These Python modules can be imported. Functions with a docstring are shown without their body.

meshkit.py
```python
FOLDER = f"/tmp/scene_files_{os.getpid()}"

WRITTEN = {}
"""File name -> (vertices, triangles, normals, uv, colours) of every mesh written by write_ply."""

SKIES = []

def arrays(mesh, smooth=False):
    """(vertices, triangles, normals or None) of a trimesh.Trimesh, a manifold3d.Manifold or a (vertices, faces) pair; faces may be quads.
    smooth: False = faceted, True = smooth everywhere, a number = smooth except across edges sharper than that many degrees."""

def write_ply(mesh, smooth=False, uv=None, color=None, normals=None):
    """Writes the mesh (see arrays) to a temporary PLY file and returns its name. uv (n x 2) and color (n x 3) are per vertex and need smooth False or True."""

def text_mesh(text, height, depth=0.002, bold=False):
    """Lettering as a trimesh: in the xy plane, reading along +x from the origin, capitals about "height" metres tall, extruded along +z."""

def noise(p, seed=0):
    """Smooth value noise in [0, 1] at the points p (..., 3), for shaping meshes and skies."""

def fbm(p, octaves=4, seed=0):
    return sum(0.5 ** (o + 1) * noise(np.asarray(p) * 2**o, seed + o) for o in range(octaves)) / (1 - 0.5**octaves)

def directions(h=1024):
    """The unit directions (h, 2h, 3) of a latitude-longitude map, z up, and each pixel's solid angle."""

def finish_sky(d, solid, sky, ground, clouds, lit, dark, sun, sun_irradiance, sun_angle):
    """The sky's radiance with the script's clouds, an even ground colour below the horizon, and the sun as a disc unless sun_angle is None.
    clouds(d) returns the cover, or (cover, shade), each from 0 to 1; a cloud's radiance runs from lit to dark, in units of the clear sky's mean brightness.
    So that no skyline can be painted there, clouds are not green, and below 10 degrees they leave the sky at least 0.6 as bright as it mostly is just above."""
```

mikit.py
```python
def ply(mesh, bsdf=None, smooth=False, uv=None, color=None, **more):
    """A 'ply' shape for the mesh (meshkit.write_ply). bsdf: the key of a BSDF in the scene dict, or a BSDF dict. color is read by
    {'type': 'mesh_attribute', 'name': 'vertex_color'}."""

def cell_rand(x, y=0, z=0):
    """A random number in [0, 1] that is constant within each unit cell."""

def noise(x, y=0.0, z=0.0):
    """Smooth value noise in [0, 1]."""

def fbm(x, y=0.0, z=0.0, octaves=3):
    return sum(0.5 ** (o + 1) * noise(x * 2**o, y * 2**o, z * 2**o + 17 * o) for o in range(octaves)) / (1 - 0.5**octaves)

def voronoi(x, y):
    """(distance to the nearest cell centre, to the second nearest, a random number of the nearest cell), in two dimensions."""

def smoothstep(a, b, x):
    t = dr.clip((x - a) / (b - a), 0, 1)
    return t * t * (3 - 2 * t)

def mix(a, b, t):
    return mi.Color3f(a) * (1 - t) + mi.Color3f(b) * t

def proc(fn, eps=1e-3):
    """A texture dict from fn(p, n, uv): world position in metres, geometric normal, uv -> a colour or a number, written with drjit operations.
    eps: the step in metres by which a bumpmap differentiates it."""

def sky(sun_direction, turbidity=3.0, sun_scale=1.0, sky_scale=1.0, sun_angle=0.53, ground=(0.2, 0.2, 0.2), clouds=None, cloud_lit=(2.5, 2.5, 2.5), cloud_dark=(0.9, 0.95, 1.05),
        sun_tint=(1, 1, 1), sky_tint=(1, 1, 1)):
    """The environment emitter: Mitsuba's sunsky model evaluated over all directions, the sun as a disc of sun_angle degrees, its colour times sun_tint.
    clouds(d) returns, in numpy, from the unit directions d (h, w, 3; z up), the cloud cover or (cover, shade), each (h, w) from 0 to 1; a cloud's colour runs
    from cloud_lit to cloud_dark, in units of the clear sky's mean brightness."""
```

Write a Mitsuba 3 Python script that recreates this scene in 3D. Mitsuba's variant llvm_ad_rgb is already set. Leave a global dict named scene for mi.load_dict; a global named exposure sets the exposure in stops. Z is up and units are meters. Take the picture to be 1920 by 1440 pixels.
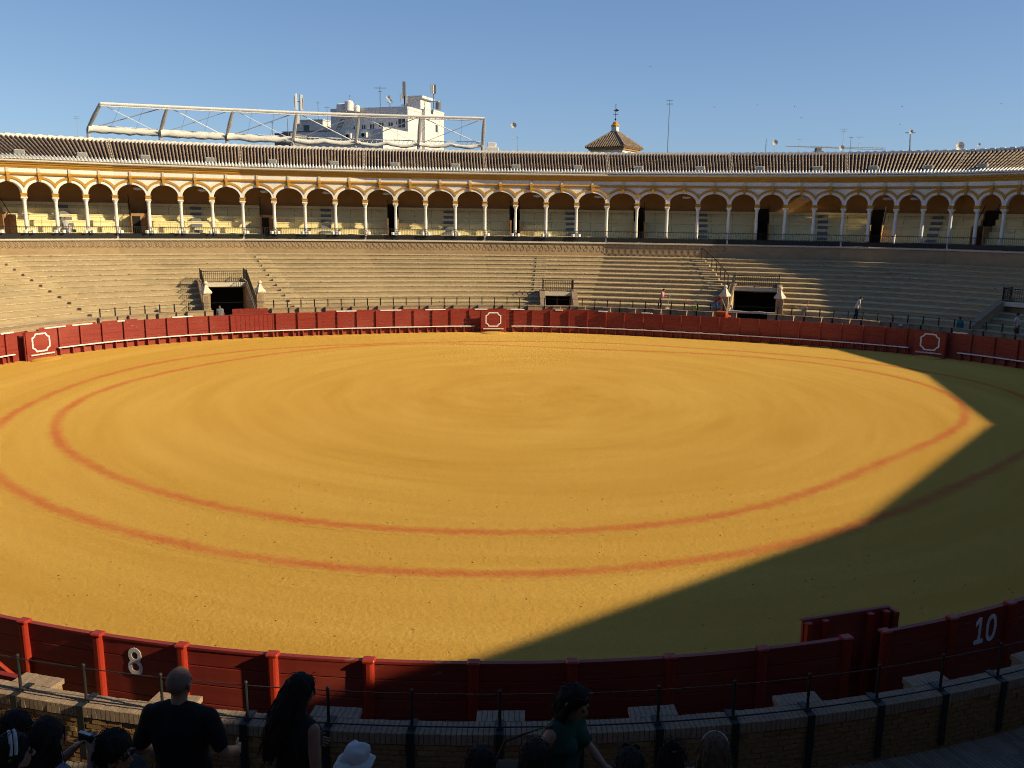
import math, random
import numpy as np, trimesh, shapely, manifold3d as m3
import drjit as dr, mitsuba as mi
import mikit, meshkit
from shapely.geometry import Polygon, box as sbox

T = mi.ScalarTransform4f
RNG = np.random.default_rng(7)
scene, labels = {}, {}

# ---------------------------------------------------------------- camera, sky, exposure
EYE = np.array([0.0, 0.0, 8.707])
FOC, PITCH, ROLL = 1584.0, 0.1944, 0.01279          # focal length in photo pixels (1920 wide)
_cp, _sp, _cr, _sr = math.cos(PITCH), math.sin(PITCH), math.cos(ROLL), math.sin(ROLL)
C_FWD = np.array([0, _cp, -_sp]); _r0 = np.array([1.0, 0, 0]); _u0 = np.array([0, _sp, _cp])
C_RIGHT = _cr * _r0 + _sr * _u0; C_UP = -_sr * _r0 + _cr * _u0
scene['camera'] = {'type': 'perspective', 'fov': math.degrees(2 * math.atan(960 / FOC)), 'fov_axis': 'x', 'near_clip': 0.1, 'far_clip': 5000.0,
                   'to_world': T().look_at(origin=EYE.tolist(), target=(EYE + C_FWD).tolist(), up=C_UP.tolist())}
SUN_AZ, SUN_EL = math.radians(-17.0), math.radians(27.0)
SUN = [math.cos(SUN_AZ) * math.cos(SUN_EL), math.sin(SUN_AZ) * math.cos(SUN_EL), math.sin(SUN_EL)]
scene['sky'] = mikit.sky(SUN, turbidity=1.4, sun_scale=1.0, sky_scale=0.62, sun_tint=(1.0, 1.04, 0.97), sky_tint=(0.95, 0.98, 1.13))
exposure = 2.43

# ---------------------------------------------------------------- materials
def M(name, d, bump=None, scale=0.01, eps=0.004):
    if bump is not None:
        d = {'type': 'bumpmap', 'nested_texture': mikit.proc(bump, eps=eps), 'scale': scale, 'nested_bsdf': d}
    scene['mat_' + name] = {'type': 'twosided', 'nested': d}
ALBEDO = 0.63                                                # keeps sand, brick and paint at measured reflectances
TONE = {'white': 0.80, 'building': 0.78, 'white_paint': 0.80, 'canvas': 0.75, 'cream': 0.86, 'cream_stone': 0.68, 'stand': 0.68, 'tile': 0.54, 'ochre': 0.72, 'coping': 0.56, 'steel': 0.8, 'umber': 0.85}
def flat(name, rgb, rough=0.75, metallic=0.0, spec=0.3):
    rgb = [c * TONE.get(name, ALBEDO) for c in rgb]
    M(name, {'type': 'principled', 'base_color': {'type': 'rgb', 'value': list(rgb)}, 'roughness': rough, 'metallic': metallic, 'specular': spec})
def textured(name, fn, rough=0.8, spec=0.25, **kw):
    k_ = TONE.get(name, ALBEDO)
    M(name, {'type': 'principled', 'base_color': mikit.proc(lambda p, n, uv: fn(p, n, uv) * k_), 'roughness': rough, 'specular': spec}, **kw)
nz, fb, mix, sst, crand = mikit.noise, mikit.fbm, mikit.mix, mikit.smoothstep, mikit.cell_rand

def sand_col(p):
    x, y = p.x - 1.0, p.y - 41.0
    r = dr.sqrt(x * x + y * y) + 1e-4
    a = dr.atan2(y, x) + 0.10 * r
    ca, sa = dr.cos(a), dr.sin(a)
    drag = fb(r * 0.75 + 0.8 * ca, ca * 1.6, sa * 1.6 + 5.0, octaves=3)
    fine = nz(r * 3.2, ca * 4.5, sa * 4.5)
    big = fb(p.x * 0.05 + 3, p.y * 0.05, 1.0, octaves=2)
    hub = nz(p.x * 0.35, p.y * 0.35, 4.0) * sst(16.0, 5.0, r)
    grain = nz(p.x * 34, p.y * 34) * 0.6 + nz(p.x * 95, p.y * 95) * 0.4
    t = dr.clip(0.5 + (drag - 0.5) * 0.85 + (fine - 0.5) * 0.30 + (big - 0.5) * 0.7 + hub * 0.22, 0, 1)
    c = mix([0.55, 0.300, 0.047], [0.69, 0.425, 0.096], t)
    return c * (0.86 + 0.28 * grain)
def sand_bump(p, n, uv): return nz(p.x * 14, p.y * 14) + 0.5 * nz(p.x * 37, p.y * 37)
textured('sand', lambda p, n, uv: sand_col(p), rough=0.95, spec=0.1, bump=sand_bump, scale=0.009, eps=0.01)
def ring_col(p, n, uv):
    ang = dr.atan2(p.y - 40, p.x) * 9
    wob = (nz(dr.cos(ang) * 6, dr.sin(ang) * 6) - 0.5) * 0.25
    v = dr.abs(uv.y - 0.5 + wob * 0.3) * 2
    edge = fb(p.x * 5, p.y * 5, 2.0, octaves=2)
    k = sst(1.0, 0.0, v + (edge - 0.5) * 0.45) * (0.52 + 0.35 * fb(p.x * 0.8, p.y * 0.8, 7.0, octaves=2))
    grain = nz(p.x * 34, p.y * 34)
    return sand_col(p) * (1 - k) + mi.Color3f([0.56, 0.135, 0.045]) * (0.85 + 0.3 * grain) * k
textured('ring', ring_col, rough=0.95, spec=0.1, bump=sand_bump, scale=0.009, eps=0.01)
def red_col(p, n, uv):
    s = fb(p.x * 1.3, p.y * 1.3, p.z * 14, octaves=3)
    f = fb(p.x * 0.35, p.y * 0.35, p.z * 0.8 + 3, octaves=2)
    c = mix([0.25, 0.024, 0.016], [0.37, 0.046, 0.031], s)
    c = mix(c, [0.46, 0.105, 0.075], dr.clip((f - 0.45) * 1.2, 0, 0.5) + 0.25 * sst(0.45, 0.0, p.z))
    chip = sst(0.70, 0.76, fb(p.x * 5, p.y * 5, p.z * 11, octaves=3)) * sst(0.50, 0.62, fb(p.x * 0.7 + 5, p.y * 0.7, p.z * 1.1, octaves=2))
    return mix(c, [0.34, 0.23, 0.16], chip * 0.65)
textured('red', red_col, rough=0.5, spec=0.35)
flat('red_gloss', (0.42, 0.040, 0.020), rough=0.42)
def stand_col(p, n, uv):
    x, y = p.x - 0.4, p.y - 39.8
    a = dr.atan2(y, x) * 47.0
    row = dr.floor((p.z - 1.2) / 0.33 + 0.02)
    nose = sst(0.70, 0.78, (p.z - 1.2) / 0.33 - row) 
    mot = fb(p.x * 2.1, p.y * 2.1, p.z * 4.0, octaves=3)
    brick = crand(dr.floor(a / 0.13 + 0.5 * row), row, dr.floor(p.z / 0.066))
    c = mix([0.42, 0.320, 0.185], [0.61, 0.490, 0.315], dr.clip(mot * 0.85 + brick * 0.22 - 0.05, 0, 1))
    pale = sst(0.78, 0.82, crand(dr.floor(a / 0.12), row, 9)) * dr.select(n.z < 0.5, 1.0, 0.25) * nose
    c = mix(c, [0.70, 0.62, 0.46], pale * 0.7)
    dark = sst(0.985, 0.99, crand(dr.floor(a / 0.14), row, 21)) * nose
    c = mix(c, [0.10, 0.075, 0.05], dark * 0.8)
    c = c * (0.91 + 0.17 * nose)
    stain = sst(0.52, 0.78, fb(p.x * 0.28 + 9, p.y * 0.28, p.z * 0.9, octaves=3))
    return c * (1 - 0.15 * stain)
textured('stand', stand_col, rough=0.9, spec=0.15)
def wall_col(p, n, uv):
    mot = fb(p.x * 2, p.y * 2, p.z * 3, octaves=3)
    return mix([0.42, 0.285, 0.165], [0.56, 0.425, 0.265], mot) * (0.85 + 0.3 * nz(p.x * 26, p.y * 26, p.z * 26))
textured('wall', wall_col, rough=0.9, spec=0.15)
for i, (a, b) in enumerate((([0.28, 0.155, 0.068], [0.40, 0.245, 0.115]), ([0.33, 0.20, 0.085], [0.46, 0.30, 0.14]), ([0.24, 0.12, 0.06], [0.36, 0.19, 0.095]))):
    def brick_col(p, n, uv, a=a, b=b):
        return mix(a, b, fb(p.x * 17, p.y * 17, p.z * 21, octaves=3)) * (0.8 + 0.4 * nz(p.x * 60, p.y * 60, p.z * 60))
    textured('brick_%d' % i, brick_col, rough=0.92, spec=0.12)
textured('coping', lambda p, n, uv: mix([0.33, 0.235, 0.165], [0.49, 0.365, 0.265], fb(p.x * 6, p.y * 6, p.z * 6, octaves=3)) * (0.85 + 0.3 * nz(p.x * 50, p.y * 50, p.z * 50)), rough=0.9, spec=0.15)
flat('mortar', (0.36, 0.30, 0.23), rough=0.95)
def pave_col(p, n, uv):
    u = p.x * 0.94 + p.y * 0.33; v = p.y * 0.94 - p.x * 0.33
    fr = u / 0.075 - dr.floor(u / 0.075)
    j = sst(0.0, 0.16, dr.minimum(fr, 1 - fr))
    r = crand(dr.floor(u / 0.075), dr.floor(v / 0.24 + 0.5 * crand(dr.floor(u / 0.075), 3)), 1)
    return mix([0.20, 0.155, 0.115], [0.38, 0.31, 0.245], r * 0.6 + 0.4 * fb(p.x * 4, p.y * 4, octaves=2)) * (0.45 + 0.55 * j)
textured('pavement', pave_col, rough=0.85)
def plaster(name, a, b):
    textured(name, lambda p, n, uv: mix(a, b, fb(p.x * 0.9, p.y * 0.9, p.z * 1.3, octaves=3)), rough=0.8, spec=0.2)
plaster('white', [0.70, 0.69, 0.66], [0.84, 0.83, 0.81])
plaster('ochre', [0.50, 0.262, 0.042], [0.60, 0.335, 0.065])
plaster('cream', [0.66, 0.57, 0.30], [0.80, 0.71, 0.42])
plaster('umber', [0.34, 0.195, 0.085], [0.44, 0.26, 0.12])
plaster('building', [0.62, 0.61, 0.62], [0.78, 0.77, 0.76])
flat('cream_stone', (0.72, 0.66, 0.55))
flat('slate', (0.20, 0.21, 0.25))
def tile_col(p, n, uv):
    r = crand(dr.floor(p.x / 0.3), dr.floor(p.y / 0.35), dr.floor(p.z / 0.2))
    m = fb(p.x * 0.8, p.y * 0.8, p.z, octaves=3)
    return mix([0.25, 0.175, 0.125], [0.53, 0.42, 0.32], dr.clip(r * 0.55 + m * 0.6 - 0.05, 0, 1))
textured('tile', tile_col, rough=0.85)
flat('tile_channel', (0.10, 0.065, 0.05), rough=0.9)
flat('iron', (0.022, 0.024, 0.026), rough=0.5)
flat('steel', (0.45, 0.45, 0.46), rough=0.45, metallic=0.3)
flat('steel_dark', (0.16, 0.165, 0.175), rough=0.5)
flat('white_paint', (0.80, 0.79, 0.77), rough=0.5)
flat('canvas', (0.78, 0.76, 0.71), rough=0.9)
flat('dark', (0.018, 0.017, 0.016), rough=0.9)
flat('glass_dark', (0.05, 0.055, 0.065), rough=0.15, spec=0.5)
flat('lamp_glass', (0.30, 0.31, 0.29), rough=0.2, spec=0.6)
flat('fan_glass', (0.55, 0.60, 0.61), rough=0.2)
flat('pebble', (0.20, 0.12, 0.05), rough=0.95)
textured('soil', lambda p, n, uv: mix([0.16, 0.13, 0.10], [0.26, 0.22, 0.17], fb(p.x * 0.1, p.y * 0.1, octaves=3)))
flat('alley', (0.30, 0.20, 0.09), rough=0.95)

# ---------------------------------------------------------------- helpers
_count = {}
def numbered(key):
    n = _count.get(key, 0); _count[key] = n + 1
    return key if n == 0 else '%s_%03d' % (key, n)
def lab(key, label=None, cat=None, group=None, kind=None):
    d = labels.setdefault(key, {})
    for k, v in (('label', label), ('category', cat), ('group', group), ('kind', kind)):
        if v: d[k] = v
def thing(name, label, cat, group=None):
    k = numbered(name); lab(k, label, cat, group); return k
def add(name, mesh, mat, parent=None, smooth=False, kind=None, label=None, **kw):
    key = numbered((parent + '__' if parent else '') + name)
    if isinstance(mesh, list): mesh = cat(mesh)
    scene[key] = mikit.ply(mesh, 'mat_' + mat, smooth=smooth, **kw)
    if kind or label: lab(key, label, kind=kind)
    return key
def tm(v, f):
    f = np.asarray(f, int)
    if f.shape[1] == 4: f = np.vstack([f[:, [0, 1, 2]], f[:, [0, 2, 3]]])
    return trimesh.Trimesh(np.asarray(v, float), f, process=False)
def cat(ms): return trimesh.util.concatenate(ms)
def man(m):
    q = m.to_mesh(); return trimesh.Trimesh(np.array(q.vert_properties[:, :3]), np.array(q.tri_verts), process=False)
def prism_between(A, B, cap=True):
    """A, B: (n,3) matching outlines (convex); a closed solid between them."""
    A, B = np.asarray(A, float), np.asarray(B, float); n = len(A); i = np.arange(n); j = (i + 1) % n
    f = np.vstack([np.stack([i, j, j + n], 1), np.stack([i, j + n, i + n], 1)])
    if cap:
        k = np.arange(1, n - 1)
        f = np.vstack([f, np.stack([0 * k, k + 1, k], 1), np.stack([0 * k + n, k + n, k + 1 + n], 1)])
    return tm(np.vstack([A, B]), f)
class Frame:
    """origin o, x right, y forward, z up (x, y horizontal unit vectors)"""
    def __init__(s, o, ang): s.o = np.asarray(o, float); s.x = np.array([math.cos(ang), math.sin(ang), 0]); s.y = np.array([-math.sin(ang), math.cos(ang), 0]); s.z = np.array([0, 0, 1.0])
    def __call__(s, p):
        p = np.atleast_2d(np.asarray(p, float)); return s.o + p[:, :1] * s.x + p[:, 1:2] * s.y + p[:, 2:3] * s.z
    def mesh(s, m): return trimesh.Trimesh(s(m.vertices), m.faces, process=False)
ID = Frame((0, 0, 0), 0)
def bx(F, x0, x1, y0, y1, z0, z1):
    p = [(x0, y0), (x1, y0), (x1, y1), (x0, y1)]
    return prism_between(F([(a, b, z0) for a, b in p]), F([(a, b, z1) for a, b in p]))
def cbx(F, x0, x1, y0, y1, z0, z1, c=0.01):
    """box with chamfered upright edges and top"""
    p = [(x0 + c, y0), (x1 - c, y0), (x1, y0 + c), (x1, y1 - c), (x1 - c, y1), (x0 + c, y1), (x0, y1 - c), (x0, y0 + c)]
    q = [(min(max(a, x0 + c), x1 - c), min(max(b, y0 + c), y1 - c)) for a, b in p]
    return cat([prism_between(F([(a, b, z0) for a, b in p]), F([(a, b, z1 - c) for a, b in p])), prism_between(F([(a, b, z1 - c) for a, b in p]), F([(a, b, z1) for a, b in q]))])
def tube(pts, r, sides=6):
    p = np.asarray(pts, float); n = len(p); r = np.broadcast_to(r, (n,))
    t = np.gradient(p, axis=0); t /= np.linalg.norm(t, axis=1, keepdims=True) + 1e-12
    ref = np.array([0, 0, 1.0]) if abs(t[0][2]) < 0.9 else np.array([1.0, 0, 0])
    a = np.cross(t, ref); a /= np.linalg.norm(a, axis=1, keepdims=True) + 1e-12; b = np.cross(t, a)
    w = np.arange(sides) * 2 * np.pi / sides
    v = (p[:, None] + r[:, None, None] * (np.cos(w)[None, :, None] * a[:, None] + np.sin(w)[None, :, None] * b[:, None])).reshape(-1, 3)
    f = []
    for i in range(n - 1):
        for j in range(sides):
            q = (j + 1) % sides; f += [(i * sides + j, i * sides + q, (i + 1) * sides + q), (i * sides + j, (i + 1) * sides + q, (i + 1) * sides + j)]
    for k in range(1, sides - 1): f += [(0, k, k + 1), ((n - 1) * sides, (n - 1) * sides + k + 1, (n - 1) * sides + k)]
    return tm(v, f)
def lathe(prof, c, sides=12):
    c = np.asarray(c, float); w = np.arange(sides) * 2 * np.pi / sides
    v = np.vstack([c + np.stack([r * np.cos(w), r * np.sin(w), 0 * w + z], 1) for r, z in prof]); f = []
    for i in range(len(prof) - 1):
        for j in range(sides):
            q = (j + 1) % sides; f += [(i * sides + j, i * sides + q, (i + 1) * sides + q), (i * sides + j, (i + 1) * sides + q, (i + 1) * sides + j)]
    return tm(v, f)
def ball(c, r, sub=2, s=(1, 1, 1)):
    m = trimesh.creation.icosphere(subdivisions=sub, radius=1.0); m.vertices = m.vertices * r * np.array(s) + np.asarray(c); return m
def sweep(secs, closed=False):
    """secs: (n, m, 3): a closed section of m points at n stations"""
    S = np.asarray(secs, float); n, m = S.shape[:2]; f = []
    i, j = np.meshgrid(np.arange(n - 1), np.arange(m), indexing='ij'); q = (j + 1) % m
    f = np.stack([i * m + j, i * m + q, (i + 1) * m + q, (i + 1) * m + j], -1).reshape(-1, 4)
    f = np.vstack([f[:, [0, 1, 2]], f[:, [0, 2, 3]]])
    k = np.arange(1, m - 1); o = (n - 1) * m
    f = np.vstack([f, np.stack([0 * k, k, k + 1], 1), np.stack([0 * k + o, k + 1 + o, k + o], 1)])
    return tm(S.reshape(-1, 3), f)
def at(x, y, Y):
    """the point seen at the photo's pixel (x, y), Y metres ahead of the camera"""
    d = (x - 960) / FOC * C_RIGHT - (y - 720) / FOC * C_UP + C_FWD
    return EYE + d * (Y / d[1])
def on_z(x, y, z):
    d = (x - 960) / FOC * C_RIGHT - (y - 720) / FOC * C_UP + C_FWD
    return EYE + d * ((z - EYE[2]) / d[2])

# ---------------------------------------------------------------- plan of the ring
CX, CY = 0.4, 39.8
BAR = [28.408, 0.039, -0.022, 2.718, 0.719, 0.54, 1.248, 0.632, 0.203, 0.216, 0.344, -0.111, 0.057]
RING_O = [21.758, 0.362, 0.982, 1.988, 0.911, 0.563, 1.059, 0.326, 0.243, 0.275, 0.222, -0.093, 0.154]
RING_I = [19.181, -0.173, 1.387, 1.661, 0.678, 0.581, 1.021, 0.191, 0.636, -0.102, 0.052, 0.068, 0.0]
def far_theta(x, d, z):
    lo, hi = math.radians(-10), math.radians(190)
    for _ in range(40):
        m = (lo + hi) / 2; v = pol(m, float(bar(m)) + d, z) - EYE
        if 960 + FOC * np.dot(v, C_RIGHT) / np.dot(v, C_FWD) > x: lo = m
        else: hi = m
    return (lo + hi) / 2
def four(c, th):
    s = c[0] + 0 * th
    for k in range(1, 7): s = s + c[2 * k - 1] * np.cos(k * th) + c[2 * k] * np.sin(k * th)
    return s
def bar(th): return four(BAR, np.asarray(th, float))
def pol(th, r, z): th, r, z = np.broadcast_arrays(np.asarray(th, float), r, z); return np.stack([CX + r * np.cos(th), CY + r * np.sin(th), z], -1)
def theta_of(p): return math.atan2(p[1] - CY, p[0] - CX)
def ring_sweep(th, sec):
    """sec: list of (d, z), d and z numbers or functions of theta, d measured out from the barrier"""
    th = np.asarray(th, float); ev = lambda q: q(th) if callable(q) else q + 0 * th
    return sweep(np.stack([pol(th, bar(th) + ev(d), ev(z)) for d, z in sec], 1))
def ths(a, b, step=0.02): return np.linspace(a, b, max(2, int(abs(b - a) / step) + 1))
def annulus(th, d0, d1, z, base=None):
    r = bar(th) if base is None else four(base, th)
    v = np.vstack([pol(th, r + d0, z), pol(th, r + d1, z)]); n = len(th); i = np.arange(n - 1)
    uv = np.vstack([np.c_[np.linspace(0, 1, n), np.zeros(n)], np.c_[np.linspace(0, 1, n), np.ones(n)]])
    return tm(v, np.stack([i, i + 1, i + 1 + n, i + n], 1)), uv
def local(th, d, z):
    """frame on the barrier's line: x along it to the right as seen from the arena's centre side at the camera, y outwards"""
    e = 1e-3; t = pol(th - e, bar(th - e), 0) - pol(th + e, bar(th + e), 0)
    return Frame(pol(th, bar(th) + d, z), math.atan2(t[1], t[0]))
ALL = np.linspace(-math.pi, math.pi, 361)

# gallery front line, clockwise from the far left; the first ten corners are those in view
V_FAR = [(-42.28, 70.04), (-34.69, 75.09), (-24.94, 79.23), (-14.12, 81.73), (-2.81, 82.95), (8.96, 83.30), (20.30, 81.55), (30.20, 79.15), (38.10, 75.35), (43.5, 68.8)]
V_NEAR = [(48.7, 41.5), (45.6, 28.9), (34.5, 15.9), (23.6, 7.9), (11.5, 0.8), (0.0, -1.3), (-13.5, -2.6), (-26.0, 1.0), (-37.0, 9.5), (-44.5, 23.0), (-47.5, 40.0), (-46.0, 57.0)]
def mitre(V, d):
    V = np.asarray(V, float); e = np.roll(V, -1, 0) - V; e /= np.linalg.norm(e, axis=1)[:, None]; nn = np.c_[-e[:, 1], e[:, 0]]
    m = nn + np.roll(nn, 1, 0); m /= np.linalg.norm(m, axis=1)[:, None]
    return m / np.maximum((m * nn).sum(1), 0.5)[:, None] * d
W_RIDGE = 5.0
GAL = np.array(V_FAR + V_NEAR, float); GM = mitre(GAL, 1.0); NG = len(GAL); NV = 9
def gpt(k, a, w, z):
    """facet k, a in 0..4 along it (arch units), w metres behind its front line"""
    a, w, z = np.broadcast_arrays(np.asarray(a, float), w, z); k2 = (k + 1) % NG
    A = GAL[k] + GM[k] * w[..., None]; B = GAL[k2] + GM[k2] * w[..., None]
    return np.concatenate([A + (B - A) * (a[..., None] / 4), z[..., None]], -1)
def gsweep(k, a0, a1, sec):
    return sweep(np.stack([gpt(k, np.array([a0, a1], float), w, z) for w, z in sec], 1))
def gbox(k, a0, a1, w0, w1, z0, z1): return gsweep(k, a0, a1, [(w0, z0), (w1, z0), (w1, z1), (w0, z1)])
GP = Polygon(GAL)
def gal_r(th):
    th = np.atleast_1d(np.asarray(th, float)); out = []
    V = GAL - [CX, CY]; W = np.roll(V, -1, 0)
    for t in th:
        d = np.array([math.cos(t), math.sin(t)]); e = W - V
        den = d[0] * e[:, 1] - d[1] * e[:, 0]
        s = (V[:, 0] * e[:, 1] - V[:, 1] * e[:, 0]) / den; q = (V[:, 0] * d[1] - V[:, 1] * d[0]) / den
        out.append(s[(s > 0) & (q >= -1e-9) & (q <= 1 + 1e-9)].min())
    return np.array(out)
ZA, ZE, ZR = 6.47, 12.70, 15.33
FAR_L, FAR_R = math.radians(150), math.radians(12)          # the stretch of the ring that is in view on the far side

# ---------------------------------------------------------------- ground
g = 3000.0
add('ground', tm([(-g, -g, -0.6), (g, -g, -0.6), (g, g, -0.6), (-g, g, -0.6)], [(0, 1, 2, 3)]), 'soil'); lab('ground', kind='structure')
th = np.linspace(-math.pi, math.pi, 361)
rr = [0.001, 0.15, 0.3, 0.45, 0.6, 0.75, 0.9, 1.0]
v = np.vstack([pol(th, (bar(th) + 0.1) * q, 0.0) for q in rr]); n = len(th)
f = [(a * n + i, a * n + i + 1, (a + 1) * n + i + 1, (a + 1) * n + i) for a in range(len(rr) - 1) for i in range(n - 1)]
add('sand_ground', tm(v, f), 'sand'); lab('sand_ground', kind='structure')
add('alley_path', annulus(th, 0.1, 1.7, -0.02)[0], 'alley'); lab('alley_path', kind='structure')
add('pavement', annulus(th, 1.75, 3.6, 0.78)[0], 'pavement'); lab('pavement', kind='structure')
for base, key, l in ((RING_O, 'red_ring_line', 'outer red ring line powdered on the ochre sand, nearer the barrier'), (RING_I, 'red_ring_line', 'inner red ring line powdered on the ochre sand, the smaller of the two')):
    m, uv = annulus(th, -0.42, 0.42, 0.004, base)
    add(key, m, 'ring', uv=uv); lab('red_ring_line' if base is RING_O else 'red_ring_line_001', l, 'ground line', 'red rings on the sand')
peb = []
for _ in range(260):
    t, q = RNG.uniform(-2.1, -1.05), RNG.uniform(0.4, 13)
    s = RNG.uniform(0.008, 0.024); m = trimesh.creation.icosphere(subdivisions=0, radius=s); m.vertices *= [1, RNG.uniform(0.7, 1.2), 0.7]
    m.vertices += pol(t, bar(t) - q, 0.004); peb.append(m)
add('pebbles', peb, 'pebble'); lab('pebbles', 'small dark pebbles scattered over the near sand', 'pebbles', kind='stuff')

# ---------------------------------------------------------------- wooden barrier
BARH = 1.70
POST_NEAR = [math.radians(q) for q in (-121.4, -118.2, -115.0, -111.8, -108.6, -105.4, -102.1, -98.8, -95.5, -92.0, -88.7, -85.3, -81.9, -78.5)]
POST_NEAR2 = [math.radians(q) for q in (-76.8, -73.5, -70.2, -66.9, -63.6)]
barrier = thing('wooden_barrier', 'long red plank barrier that encloses the ochre sand all the way round', 'barrier')
def panel(t0, t1, near, gate=False):
    tt = ths(t0, t1, 0.012)
    if near:
        h, n = BARH / 5, 5
        key = add('panel', ring_sweep(tt, [(-0.012, 0.04), (0.012, 0.04), (0.012, BARH - 0.02), (-0.012, BARH - 0.02)]), 'red', barrier)
        for i in range(n):
            z0, z1 = 0.03 + i * h + 0.006, 0.03 + (i + 1) * h - 0.006 - 0.03 * (i == n - 1)
            o = RNG.uniform(-0.003, 0.003)
            add('plank', ring_sweep(tt, [(-0.03 + o, z0), (0.03 + o, z0), (0.034 + o, z0 + 0.008), (0.034 + o, z1 - 0.008), (0.03 + o, z1), (-0.03 + o, z1)]), 'red', key)
        add('top_rail', ring_sweep(tt, [(-0.045, BARH - 0.03), (0.045, BARH - 0.03), (0.045, BARH + 0.012), (-0.045, BARH + 0.012)]), 'red', key)
    elif gate:
        key = add('gate', ring_sweep(tt, [(-0.01, 0.06), (0.03, 0.06), (0.03, BARH + 0.0), (-0.01, BARH + 0.0)]), 'red', barrier, label='wide red gate of upright boards')
        m = 10
        for i in range(m):
            a, b = t0 + (t1 - t0) * (i + 0.05) / m, t0 + (t1 - t0) * (i + 0.95) / m
            add('plank', ring_sweep([a, b], [(-0.035, 0.06), (0.0, 0.06), (0.0, BARH - 0.06), (-0.035, BARH - 0.06)]), 'red', key)
        add('top_rail', ring_sweep(tt, [(-0.06, BARH - 0.04), (0.05, BARH - 0.04), (0.05, BARH + 0.02), (-0.06, BARH + 0.02)]), 'red', key)
    else:
        n = 5; h = BARH / n; ms = []
        for i in range(n):
            o = RNG.uniform(-0.004, 0.004)
            ms.append(ring_sweep(tt, [(-0.03 + o, i * h + 0.012), (0.03, i * h + 0.012), (0.03, (i + 1) * h), (-0.03 + o, (i + 1) * h)]))
        key = add('panel', ms, 'red', barrier)
    return key
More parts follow.
